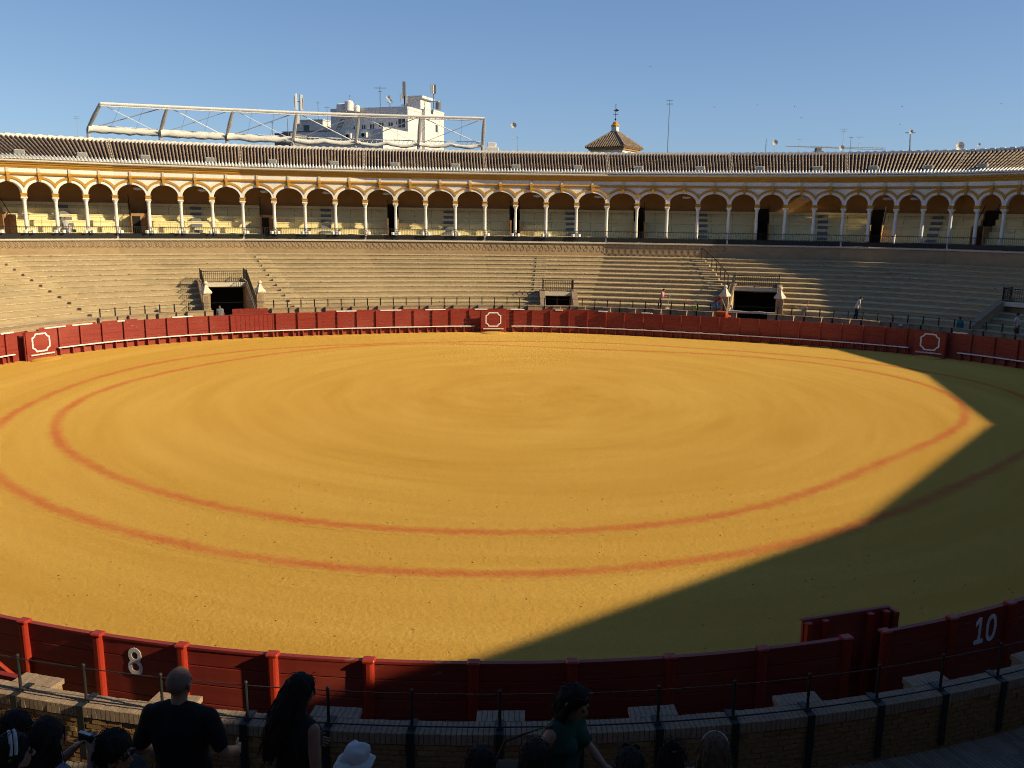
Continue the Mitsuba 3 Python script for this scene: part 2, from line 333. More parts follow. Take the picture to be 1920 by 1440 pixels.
def bpost(t, near):
    F = local(t, 0, 0); w = 0.075
    if near:
        p = [(-w - 0.01, 0.03), (w + 0.01, 0.03), (w + 0.01, 0.07), (w - 0.015, 0.105), (w * 0.4, 0.12), (-w * 0.4, 0.12), (-w + 0.015, 0.105), (-w - 0.01, 0.07)]
        m = [prism_between(F([(a, b, 0) for a, b in p]), F([(a, b, BARH + 0.0) for a, b in p])), cbx(F, -w - 0.03, w + 0.03, -0.05, 0.125, BARH + 0.014, BARH + 0.06, 0.02)]
        add('post', m, 'red_gloss', barrier)
    else:
        add('post', [bx(F, -0.05, 0.05, -0.15, 0.09, 0, BARH + 0.015)], 'red', barrier)
for P_ in (POST_NEAR, POST_NEAR2):
    for i, t in enumerate(P_):
        bpost(t, True)
        if i + 1 < len(P_): panel(t, P_[i + 1], True)
# far side: walk round from the end of one near stretch to the other
SHIELD_T = [far_theta(q, -0.66, 1.0) for q in (77, 925, 1743)]
GATE_T = (far_theta(519, -0.03, 0.8), far_theta(434, -0.03, 0.8))
def walk_arc(t0, t1, step):
    out, t = [t0], t0
    while True:
        r = float(bar(t)); e = 1e-3; sp = np.linalg.norm(pol(t + e, bar(t + e), 0) - pol(t, bar(t), 0)) / e
        t += step / sp
        if t >= t1 - 0.5 * step / sp: out.append(t1); return out
        out.append(t)
stops = [POST_NEAR2[-1]]
cuts = []
for t in sorted(SHIELD_T): cuts.append((t - 0.40 / float(bar(t)), t + 0.40 / float(bar(t)), 'gap'))
cuts.append((GATE_T[0], GATE_T[1], 'gate')); cuts.sort()
t = POST_NEAR2[-1]
runs = []
for a, b, k in cuts: runs.append((t, a)); t = b
runs.append((t, POST_NEAR[0] + 2 * math.pi))
for a, b in runs:
    w = walk_arc(a, b, 1.42)
    for i, q in enumerate(w):
        bpost(q, False)
        if i + 1 < len(w): panel(q, w[i + 1], False)
panel(GATE_T[0], GATE_T[1], False, gate=True)
# white step rail along the foot, on the arena side
SH_W = [(q - 1.45 / float(bar(q)), q + 1.45 / float(bar(q))) for q in sorted(SHIELD_T)]
q0 = math.radians(-5)
for a, b in SH_W + [(math.radians(185), None)]:
    tt = ths(q0, a if b else math.radians(185), 0.02)
    rail = add('foot_rail', ring_sweep(tt, [(-0.30, 0.44), (-0.16, 0.44), (-0.16, 0.50), (-0.30, 0.50)]), 'white_paint', barrier, label='white step rail along the foot of the barrier')
    for q in walk_arc(tt[0] + 0.004, tt[-1] - 0.004, 0.71):
        F = local(q, 0, 0); add('bracket', bx(F, -0.035, 0.035, -0.28, -0.03, 0, 0.43), 'red', rail)
    if b: q0 = b
# short white strips lying along the top edge
for x0, x1, y in ((0, 24, 630), (82, 122, 619), (134, 172, 613), (219, 233, 608), (322, 360, 599), (630, 668, 586.5), (712, 752, 586), (797, 835, 585), (890, 914, 585.5), (957, 983, 586), (1041, 1055, 587.5), (1122, 1138, 589), (1203, 1223, 592), (1788, 1813, 627)):
    tb, ta = far_theta(x0, 0, 1.75), far_theta(x1, 0, 1.75)
    add('white_strip', ring_sweep(ths(ta, tb, 0.02), [(-0.07, BARH + 0.005), (0.10, BARH + 0.005), (0.10, BARH + 0.075), (-0.07, BARH + 0.075)]), 'white_paint', barrier)
# slightly higher red boards on some far panels
for x0, x1, y in ((146, 180, 612), (75, 180, 622), (192, 258, 607), (610, 950, 585), (1020, 1115, 588)):
    tb, ta = far_theta(x0, 0, 1.75), far_theta(x1, 0, 1.75)
    add('top_board', ring_sweep(ths(ta, tb, 0.02), [(0.035, BARH - 0.1), (0.065, BARH - 0.1), (0.065, BARH + 0.10), (0.035, BARH + 0.10)]), 'red', barrier)
for txt, x, y, h in (('8', 258, 1235, 0.46), ('10', 1847, 1175, 0.50)):
    t = theta_of(on_z(x, y, 1.33)); F = local(t, 0.036, 0)
    m = meshkit.text_mesh(txt, h, depth=0.006, bold=True); m.vertices[:, 0] = (m.vertices[:, 0] - m.vertices[:, 0].mean()) * (0.80 if txt == '8' else 0.74)
    zc = {'8': 1.32, '10': 1.33}[txt]
    q = m.vertices.copy(); s = 1.0
    # lettering faces outwards, towards the near stand: mirrored frame so that it reads from there
    G = np.c_[q[:, 0], q[:, 2], q[:, 1] - h / 2 + zc]
    F2 = local(t, 0.038, 0); F2.x = -F2.x if (F2.x[0] < 0) else F2.x
    m.vertices = F2(G); add('painted_number', m, 'white_paint', barrier, label='white painted number ' + txt)

# refuge shields: three far ones and the near one
def emblem(w, h, fw=0.085):
    c = 0.24
    o = Polygon([(-w + c, -h), (w - c, -h), (w - c * 0.78, -h + c * 0.5), (w - c * 0.5, -h + c * 0.78), (w, -h + c), (w, h - c), (w - c * 0.5, h - c * 0.78), (w - c * 0.78, h - c * 0.5), (w - c, h), (-w + c, h), (-w + c * 0.78, h - c * 0.5), (-w + c * 0.5, h - c * 0.78), (-w, h - c), (-w, -h + c), (-w + c * 0.5, -h + c * 0.78), (-w + c * 0.78, -h + c * 0.5)])
    return trimesh.creation.extrude_polygon(o.difference(o.buffer(-fw, join_style='mitre')), 0.02, engine='earcut')
for t, l in zip(SHIELD_T, ('red refuge shield with white octagonal frame on the sunlit left side of the barrier', 'red refuge shield with white octagonal frame at the middle of the far barrier', 'red refuge shield with white octagonal frame in the shade on the right')):
    k = thing('refuge_shield', l, 'shield', 'red refuge shields before the barrier')
    F = local(t, -0.62, 0); w = 0.95
    add('board', [cbx(F, -w, w, -0.04, 0.04, 0.02, BARH + 0.02, 0.012), bx(F, -w - 0.05, -w + 0.06, 0.042, 0.14, 0, BARH), bx(F, w - 0.06, w + 0.05, 0.042, 0.14, 0, BARH)], 'red', k)
    e = emblem(0.60, 0.56); e.vertices = F(np.c_[e.vertices[:, 0], -0.042 - e.vertices[:, 2], e.vertices[:, 1] + 1.03]); add('emblem', e, 'white_paint', k, label='white octagonal frame with notched corners')
    add('step_rail', bx(F, -0.78, 0.78, -0.16, -0.045, 0.29, 0.36), 'cream_stone', k)
    # low heap of sand against its foot
    hp = ball((0, -0.35, 0), 1.0, 2, (0.95, 0.55, 0.13)); hp.vertices = F(hp.vertices); add('sand_heap', hp, 'sand', k, smooth=True)
    for s in (-1, 1): add('strut', bx(F, s * 0.7 - 0.04, s * 0.7 + 0.04, 0.045, 0.55, 1.2, 1.28), 'red', k)
k = thing('refuge_shield', 'dark refuge shield in the shade in front of the gap beside the number 10', 'shield', 'red refuge shields before the barrier')
tn = math.radians(-77.7); F = local(tn, -0.64, 0); F.x = -F.x if F.x[0] < 0 else F.x
for i in range(5): add('plank', cbx(F, -0.84, 1.00, -0.03, 0.03, 0.03 + i * 0.345, 0.03 + (i + 1) * 0.345 - 0.008, 0.006), 'red', k)
SGN = np.sign(np.dot(F.y, [0, -1, 0])); FO = Frame(F.o, 0); FO.x = F.x; FO.y = np.array([F.y[0], F.y[1], 0]) * SGN     # y out towards the stand
for x in (-0.77, -0.42, 0.55, 0.9): add('post', [bx(FO, x - 0.05, x + 0.05, 0.035, 0.13, 0, BARH + 0.02), cbx(FO, x - 0.06, x + 0.06, 0.02, 0.14, BARH + 0.022, BARH + 0.07, 0.012)], 'red_gloss', k)
add('top_rail', cbx(FO, -0.86, 1.02, -0.05, 0.034, BARH + 0.06, BARH + 0.10, 0.01), 'red', k)
add('end_post', bx(FO, 1.005, 1.07, -0.06, 0.22, 0, BARH + 0.08), 'red', k)

# ---------------------------------------------------------------- brick wall along the alley, with its cable railing
def zw(t): return 1.70 + 0.22 * np.clip(np.sin(np.asarray(t, float)) * 1.5, 0, 1)
NEAR_A, NEAR_B = math.radians(-112), math.radians(-64)
bwall = thing('brick_wall', 'low curved brick wall with rowlock coping behind the red barrier', 'wall')
add('wall_body', ring_sweep(ths(NEAR_A, NEAR_B), [(1.625, -0.1), (1.885, -0.1), (1.885, 1.53), (1.625, 1.53)]), 'mortar', bwall)
bricks = []
rB = lambda t: float(bar(t)) + 1.9
BL, BH, J = 0.235, 0.072, 0.012
for row in range(9):
    z0 = 1.525 - (row + 1) * (BH + J)
    t = NEAR_A + (row % 2) * 0.5 * BL / 29
    while t < NEAR_B:
        r = rB(t); L = BL * RNG.uniform(0.93, 1.04); t1 = t + L / r
        o = RNG.uniform(-0.006, 0.008)
        if z0 > 0.76:
            m = ring_sweep([t, t1], [(1.84, z0), (1.9 + o, z0), (1.9 + o, z0 + BH), (1.84, z0 + BH)])
            bricks.append((row * 0.6 + (0 if math.degrees(t) < -95.5 else 5) + (60 if not -108 < math.degrees(t) < -68 else 0), m))
        t = t1 + J / r
bricks.sort(key=lambda q: q[0])
for i, (_, m) in enumerate(bricks[:300]): add('brick', m, 'brick_%d' % RNG.integers(0, 3), bwall)
add('brick_courses', [m for _, m in bricks[300:]], 'brick_0', bwall, kind='stuff')
t, cop = NEAR_A, []
while t < NEAR_B:
    r = rB(t); t1 = t + 0.066 / r; dz = RNG.uniform(-0.004, 0.004)
    m = ring_sweep([t, t1], [(1.60, 1.535), (1.915 + RNG.uniform(-.005, .005), 1.535), (1.915, 1.695 + dz), (1.905, 1.70 + dz), (1.60, 1.70 + dz)])
    cop.append((abs(math.degrees(t) + 88), m)); t = t1 + 0.009 / r
cop.sort(key=lambda q: q[0])
for _, m in cop[:300]: add('coping_brick', m, 'coping', bwall)
if len(cop) > 300: add('coping_bricks', [m for _, m in cop[300:]], 'coping', bwall, kind='stuff')
RAIL_NEAR = [math.radians(q) for q in (-109.5, -107.3, -105.1, -102.9, -100.5, -98.0, -95.7, -93.4, -91.0, -88.8, -86.6, -84.4, -82.1, -79.8, -77.5, -75.2, -72.9, -70.6, -68.3)]
def pilaster(t, near):
    F = local(t, 1.6, 0); F.y = np.array([math.cos(t), math.sin(t), 0]) ; z = float(zw(t)); w = 0.33 if near else 0.30
    key = add('pilaster', bx(F, -w, w, -0.24, -0.005, -0.02, z - 0.08), 'brick_1' if near else 'wall', bwall)
    n = 9 if near else 1
    for i in range(n):
        x0 = -w - 0.02 + (2 * w + 0.04) * i / n
        add('cap_brick' if near else 'cap', bx(F, x0, x0 + (2 * w + 0.04) / n - (0.008 if near else 0), -0.27, -0.004, z - 0.075, z + (RNG.uniform(0.0, 0.008) if near else 0.004)), 'coping', key)
for i, t in enumerate(RAIL_NEAR):
    if i % 2 == 0: pilaster(t, True)
railing = thing('cable_railing', 'black posts and cables on top of the near brick wall', 'railing')
def rpost(t, parent, near):
    F = local(t, 1.78, 0); F.y = np.array([math.cos(t), math.sin(t), 0]); z = float(zw(t))
    if near:
        key = add('post', [tube([F((0, 0, z + 0.03))[0], F((0, 0, z + 0.56))[0]], 0.022, 8), ball(F((0, 0, z + 0.575))[0], 0.028, 1), cbx(F, -0.05, 0.05, -0.05, 0.05, z + 0.022, z + 0.04, 0.01)], 'iron', parent)
        add('strap', [bx(F, -0.055, 0.055, -0.2, 0.158, z + 0.006, z + 0.02), bx(F, -0.055, 0.055, 0.146, 0.158, 0.86, z + 0.006)], 'iron', key)
    else:
        add('post', [bx(F, -0.032, 0.032, -0.03, 0.03, z, z + 0.58), bx(F, -0.05, 0.05, -0.215, -0.185, 0.9, z)], 'iron', parent)
for t in RAIL_NEAR: rpost(t, railing, True)
for dz, r in ((0.53, 0.008), (0.05, 0.012)):
    c = np.vstack([pol(ths(a, b, 0.02), bar(ths(a, b, 0.02)) + 1.78 + (0.03 if dz < .1 else 0), 1.70 + dz) for a, b in [(RAIL_NEAR[0], RAIL_NEAR[-1])]])
    add('cable', tube(c, r, 5), 'iron', railing)
# the rest of the wall and railing round the ring
GAPS = [(far_theta(1440, 1.75, 1.8), far_theta(1382, 1.75, 1.8)), (far_theta(497, 1.75, 1.8), far_theta(398, 1.75, 1.8))]
FWS = [ths(NEAR_B, GAPS[0][0]), ths(GAPS[0][1], GAPS[1][0]), ths(GAPS[1][1], NEAR_A + 2 * math.pi)]
in_gap = lambda t: any(a - 0.004 < t < b + 0.004 for a, b in GAPS)
for fw in FWS: add('wall_body', ring_sweep(fw, [(1.6, -0.1), (1.9, -0.1), (1.9, lambda t: zw(t) - 0.1), (1.6, lambda t: zw(t) - 0.1)]), 'wall', bwall)
for fw in FWS: add('coping', ring_sweep(fw, [(1.57, lambda t: zw(t) - 0.1), (1.93, lambda t: zw(t) - 0.1), (1.93, zw), (1.57, zw)]), 'coping', bwall)
railing2 = thing('cable_railing', 'thin dark posts and cable on the wall around the far side of the ring', 'railing')
fp = walk_arc(FAR_R, FAR_L, 0.93)
for i, t in enumerate(fp):
    if in_gap(t): continue
    rpost(t, railing2, False)
    if i % 2 == 0: pilaster(t, False)
for dz in (0.5,): add('cable', tube(pol(ths(FAR_R, FAR_L), bar(ths(FAR_R, FAR_L)) + 1.78, zw(ths(FAR_R, FAR_L)) + dz), 0.012, 4), 'iron', railing2)
# ---------------------------------------------------------------- tiered stand
NROW, RISE, D0 = 13, 0.33, 3.1
def near_w(th):                                              # 1 on the camera's side of the ring, 0 on the far side
    d = np.abs((np.asarray(th, float) - math.radians(-90) + math.pi) % (2 * math.pi) - math.pi)
    return np.clip((math.radians(75) - d) / math.radians(35), 0, 1)
def run(th):
    th = np.atleast_1d(np.asarray(th, float)); w = near_w(th)
    return w * 0.55 + (1 - w) * (gal_r(th) - 0.12 - bar(th) - D0) / NROW
def row_d(i): return lambda th: D0 + run(th) * i
stand = thing('grandstand', 'sunlit brick seating tiers rising in rows all round the ring', 'grandstand')
FT = [math.atan2(v[1] - CY, v[0] - CX) for v in GAL]
# tunnel mouths cut in the rows: photo position, half width, deck row, pillars
TUN = [dict(x=420, y=583, hw=1.62, rows=6, pil=True, lab='tunnel entrance with two white capped pillars in the sunlit stand on the left'),
       dict(x=1055, y=574, hw=1.15, rows=4, pil=False, lab='small tunnel entrance with railing in the middle of the far stand'),
       dict(x=1419, y=592, hw=1.72, rows=6, pil=True, lab='tunnel entrance with white capped pillars and ball finials in the shaded stand on the right'),
       dict(x=1922, y=622, hw=1.75, rows=6, pil=False, lab='tunnel entrance in deep shade cut by the right edge of the picture')]
for q in TUN:
    p = on_z(q['x'], q['y'], 1.85); q['t'] = theta_of(at(q['x'], q['y'], p[1] + 2.0)); q['d'] = np.array([math.cos(q['t']), math.sin(q['t'])])
    q['r0'] = float(bar(q['t'])) + 1.9; q['rd'] = float(bar(q['t']) + D0 + run(q['t'])[0] * (q['rows'])); q['zd'] = 1.2 + RISE * (q['rows']) 
    fk = min(range(NV), key=lambda k: abs(math.atan2(*((GAL[k] + GAL[k + 1]) / 2 - [CX, CY])[::-1]) - q['t']))
    q['ax'] = math.atan2(*GM[fk][::-1]) * 0.5 + math.atan2(*GM[fk + 1][::-1]) * 0.5
    if q['x'] == 1419: q['ax'] = math.radians(72.5)
    m0 = pol(q['t'], q['r0'], 0.0); q['F'] = Frame((m0[0], m0[1], 0), q['ax'] - math.pi / 2)        # y outwards along the tunnel
    e_ = q['ax'] - q['t']; q['at'] = lambda r, m0=m0, ax=q['ax']: (lambda u: math.atan2(m0[1] + u * math.sin(ax) - CY, m0[0] + u * math.cos(ax) - CX))(r - math.hypot(m0[0] - CX, m0[1] - CY))
    q['rd'] = (q['rd'] - q['r0']) / math.cos(e_); q['r0'] = 0.0; q['ce'] = math.cos(e_)
def openings(th_a, th_b, i):
    """pieces of [th_a, th_b] left over by the tunnels that row i meets"""
    segs = [(th_a, th_b)]
    for q in TUN:
        if i < q['rows']:
            r = float(bar(q['t']) + D0 + run(q['t'])[0] * (i + 0.5)); h = (q['hw'] + 0.20) / r / q['ce']; tc = q['at'](r); new = []
            for a, b in segs:
                lo, hi = tc - h, tc + h
                if hi <= a or lo >= b: new.append((a, b)); continue
                if lo > a: new.append((a, lo))
                if hi < b: new.append((hi, b))
            segs = new
    return segs
def stand_rows(ta, tb, tag='bench_row', joined=False):
    out = []
    for i in range(NROW + 1):
        for a, b in openings(ta, tb, i) if not joined else [(ta, tb)]:
            tt = ths(a, b, 0.03); z = 1.2 + RISE * i - (RISE if i == 0 else 0) * 0
            zt = z
            last = i == NROW
            dn = row_d(i + 1) if not last else (lambda th: D0 + run(th) * NROW + 0.6)
            if last: continue
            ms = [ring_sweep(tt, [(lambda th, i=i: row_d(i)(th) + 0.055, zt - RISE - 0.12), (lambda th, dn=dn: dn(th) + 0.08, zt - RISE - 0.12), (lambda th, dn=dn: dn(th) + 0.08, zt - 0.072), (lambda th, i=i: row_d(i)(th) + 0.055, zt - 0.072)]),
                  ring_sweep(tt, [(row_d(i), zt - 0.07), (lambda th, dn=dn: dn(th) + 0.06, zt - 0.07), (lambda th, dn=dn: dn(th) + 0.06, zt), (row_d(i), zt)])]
            if joined: out += ms
            else: add(tag, ms, 'stand', stand)
    return out
for k in range(NV):
    stand_rows(FT[k + 1], FT[k])
rest = []
unseen = [(FT[(k + 1) % NG], FT[k]) for k in range(NV, NG)]
for b, a in unseen:
    while b > a: b -= 2 * math.pi
    rest += stand_rows(b, a, joined=True)
add('lower_rows', rest, 'stand', stand, kind='stuff')
# the brick wall above the last row, its pale coping, and the iron scroll brackets on it
zt0 = 1.2 + RISE * (NROW - 1)
for k in range(NV):
    add('top_wall', gbox(k, 0, 4, 0.04, 0.5, zt0 - 0.3, ZA - 0.14), 'wall', stand)
    add('top_coping', gbox(k, 0, 4, -0.10, 0.52, ZA - 0.138, ZA), 'cream_stone', stand)
add('top_wall', [m for k in range(NV, NG) for m in (gbox(k, 0, 4, 0.04, 0.5, zt0 - 0.3, ZA),)], 'wall', stand, kind='stuff')
def scroll(k, a):
    p = []
    for q in np.linspace(0, 1, 9):
        an = math.pi * (0.5 - 1.55 * q); r = 0.20 * (1 - 0.45 * q)
        p.append((a + r * math.cos(an) * 1.0, ZA - 0.52 + r * math.sin(an) * 1.25))
    L = np.linalg.norm(GAL[k + 1] - GAL[k]) / 4
    pts = [gpt(k, a - 0.10 / L, -0.06, ZA - 0.16)] + [gpt(k, a + (x - a) / L, -0.10 - 0.04 * i / 9, z) for i, (x, z) in enumerate(p)]
    return tube([np.ravel(q) for q in pts], 0.018, 4)
for k in range(0, 6):
    n = 19
    for j in range(n): add('scroll_bracket', scroll(k, 4 * (j + 0.5) / n), 'iron', stand)
# stair flights: half steps let into the rows
STAIRS = [(30, 476, 155, 585), (481, 470, 524, 562), (1021, 470, 1021, 520), (1405, 462, 1385, 520), (-180, 500, -80, 600)]
def stair(t0, t1, w=1.1, i0=0, i1=NROW, mat='stand'):
    for i in range(i0, i1):
        q = (i - i0) / max(1, NROW - 1 - i0); t = t1 + (t0 - t1) * q
        r = float(bar(t)) + D0 + run(t)[0] * i; F = Frame((CX, CY, 0), t - math.pi / 2); z = 1.2 + RISE * i
        add('stair_step', cbx(F, -w / 2, w / 2, r - 0.42, r + 0.02, z - RISE - 0.02, z - RISE / 2, 0.01), mat, stand)
for x0, y0, x1, y1 in STAIRS[:2]:
    t0 = theta_of(at(x0, y0, 79)) ; t1 = theta_of(on_z(x1, y1, 1.9))
    stair(theta_of(on_z(x0, y0, 5.4)), theta_of(on_z(x1, y1, 1.7)))
tm_ = theta_of(at(1014, 500, 78)); stair(tm_, tm_, 1.0, 4, NROW)
stair(theta_of(on_z(1409, 464, 5.2)), theta_of(on_z(1382, 522, 3.4)), 1.3, 6, NROW)

ra_, rb_ = theta_of(on_z(1414, 464, 5.2)), theta_of(on_z(1390, 526, 3.4)); rl_ = [pol(ra_ + (rb_ - ra_) * q, float(bar(ra_ + (rb_ - ra_) * q)) + D0 + run(ra_ + (rb_ - ra_) * q)[0] * (NROW - 1 - 6 * q), 1.2 + RISE * (NROW - 1 - 6 * q)) for q in np.linspace(0, 1, 7)]
add('stair_rail', [tube([p + [0, 0, 0.95] for p in rl_], 0.04, 5)] + [tube([p, p + [0, 0, 0.97]], 0.04, 5) for p in rl_], 'iron', stand)
# ---------------------------------------------------------------- tunnel mouths
def railing_mesh(pts, h, sp=0.15, r=0.019, pr=0.03):
    """uprights, top and bottom rail between consecutive points (feet)"""
    rails, ups, posts = [], [], []
    for a, b in zip(pts[:-1], pts[1:]):
        a, b = np.asarray(a, float), np.asarray(b, float); n = max(2, int(np.linalg.norm(b - a) / sp))
        up = np.array([0, 0, 1.0])
        rails += [tube([a + up * h, b + up * h], pr, 5), tube([a + up * 0.08, b + up * 0.08], pr * 0.8, 5)]
        ups += [tube([a + (b - a) * j / n + up * 0.08, a + (b - a) * j / n + up * h], r, 4) for j in range(1, n)]
        posts += [tube([q, q + up * (h + 0.08)], pr * 1.3, 5) for q in (a, b)]
    return rails, ups, posts
for q in TUN:
    k = thing('tunnel_entrance', q['lab'], 'tunnel entrance', 'tunnel entrances in the stand'); F, hw, r0, rd, zd = q['F'], q['hw'], q['r0'], q['rd'], q['zd']
    rf = rd - (2.6 if q['pil'] else 1.4)                      # front of the deck over the tunnel
    zl = zd - 0.0
    zf = 1.85
    for s in (-1, 1):
        # parapet walls that follow the slope of the rows
        x0, x1 = (s * hw, s * (hw + 0.38)); x0, x1 = min(x0, x1), max(x0, x1)
        prof = [(r0 + 0.02, -0.02), (rd + 0.3, -0.02), (rd + 0.3, zl + 0.10), (rf, zl + 0.10), (r0 + 1.0, 1.5), (r0 + 0.02, 1.5)]
        top = [(r0 + 0.0, 1.502), (r0 + 1.0, 1.502), (rf, zl + 0.102), (rd + 0.32, zl + 0.102)]
        A = F([(x0, y, z) for y, z in prof]); B = F([(x1, y, z) for y, z in prof])
        add('side_wall', prism_between(A, B), 'wall', k)
        cps = []
        for (ya, za), (yb, zb) in zip(top[:-1], top[1:]):
            sec = lambda x, y, z: (x, y, z)
            cps.append(prism_between(F([(x0 - 0.03, ya, za), (x1 + 0.03, ya, za), (x1 + 0.03, ya, za + 0.09), (x0 - 0.03, ya, za + 0.09)]), F([(x0 - 0.03, yb, zb), (x1 + 0.03, yb, zb), (x1 + 0.03, yb, zb + 0.09), (x0 - 0.03, yb, zb + 0.09)])))
        add('wall_coping', cps, 'coping', k)
        rails, ups, posts = railing_mesh([F((s * (hw + 0.11), rd - 0.05, zl + 0.19))[0], F((s * (hw + 0.11), rf, zl + 0.19))[0], F((s * (hw + 0.11), r0 + 1.2, 1.62))[0]] if q['pil'] else [F((s * (hw + 0.11), rd - 0.05, zl + 0.19))[0], F((s * (hw + 0.11), rf, zl + 0.19))[0]], 0.85)
        sr = add('side_rail', rails + posts, 'iron', k); add('baluster', ups, 'iron', sr, kind='stuff')
    add('deck', bx(F, -hw + 0.004, hw - 0.004, rf - 0.02, rd + 0.3, zl - 0.16, zl + 0.02), 'wall', k)
    add('lintel', bx(F, -hw - 0.05, hw + 0.05, rf - 0.14, rf - 0.022, zl - 0.22, zl + 0.10), 'cream_stone', k)
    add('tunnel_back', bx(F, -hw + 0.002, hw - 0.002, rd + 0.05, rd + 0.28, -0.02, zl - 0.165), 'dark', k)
    add('tunnel_floor', bx(F, -hw + 0.003, hw - 0.003, r0 - 0.3, rd + 0.04, 0.30, 0.40), 'pavement', k)
    rails, ups, posts = railing_mesh([F((-hw - 0.11, rf - 0.08, zl + 0.10))[0], F((hw + 0.11, rf - 0.08, zl + 0.10))[0]], 0.92)
    fr = add('front_rail', rails + posts, 'iron', k); add('baluster', ups, 'iron', fr, kind='stuff')
    if q['pil']:
        for s in (-1, 1):
            x = s * (hw + 0.26); y = r0 + 0.36
            p = add('pillar', [cbx(F, x - 0.27, x + 0.27, y - 0.27, y + 0.27, 0.5, 3.05, 0.02), bx(F, x - 0.29, x + 0.29, y - 0.29, y + 0.29, 1.8, 1.98)], 'wall', k)
            c = F((x, y, 0))[0]
            capm = lathe([(0.0, 3.06), (0.42, 3.06), (0.46, 3.14), (0.40, 3.24), (0.24, 3.42), (0.15, 3.60), (0.08, 3.70), (0.0, 3.71)], c, 4)
            add('cap', capm, 'cream_stone', p); add('ball_finial', [ball(c + [0, 0, 3.80], 0.15, 2)], 'cream_stone', p, smooth=True)
            add('panel_strip', bx(F, x - 0.14, x + 0.10, y - 0.285, y - 0.272, 1.99, 2.9), 'coping', p)
    else:
        pass
# closing board low across the right-hand tunnel and red doors into the alley
q = TUN[2]; add('cross_beam', bx(q['F'], -q['hw'], q['hw'], q['r0'] - 0.1, q['r0'] + 0.15, 1.9, 2.05), 'cream_stone', 'tunnel_entrance_002')
q = TUN[0]; add('alley_door', [bx(q['F'], -0.2 + i * 0.42, 0.2 + i * 0.42, q['r0'] - 0.32, q['r0'] - 0.26, 0.0, 1.95) for i in range(6)], 'red', 'tunnel_entrance', label='red boarded door leaf below the tunnel')

# ---------------------------------------------------------------- arcaded gallery on top of the stand
gal = thing('arcade_gallery', 'long white and ochre arcade of round arches under a tiled roof above the stand', 'gallery')
ZS, ZC, ZB, ZF0, ZF1, ZCOR = 10.20, 11.14, 11.66, 11.86, 12.22, 12.66       # impost top, crown, band, frieze, cornice
HALF = 1.30
def arch_x(L): return L / 4
def arch_outline(c, half, rise, z0, n=18):
    return [(c + half * math.cos(w), z0 + rise * math.sin(w)) for w in np.linspace(math.pi, 0, n)]
def facet_map(k, m, L, w0):
    """mesh in (u metres along the facet, w depth, z) -> world"""
    v = m.vertices; m = m.copy(); m.vertices = gpt(k, v[:, 0] / L * 4, v[:, 1] + w0, v[:, 2]); return m
def extr(poly, w0, w1):
    m = trimesh.creation.extrude_polygon(poly, w1 - w0, engine='earcut'); v = m.vertices
    m.vertices = np.c_[v[:, 0], v[:, 2] + w0, v[:, 1]]; return m
LAMP_ARCHES = {(1, 0), (1, 2), (2, 0), (2, 2), (3, 0), (4, 1), (4, 3), (5, 2), (6, 2), (7, 1), (7, 2)}
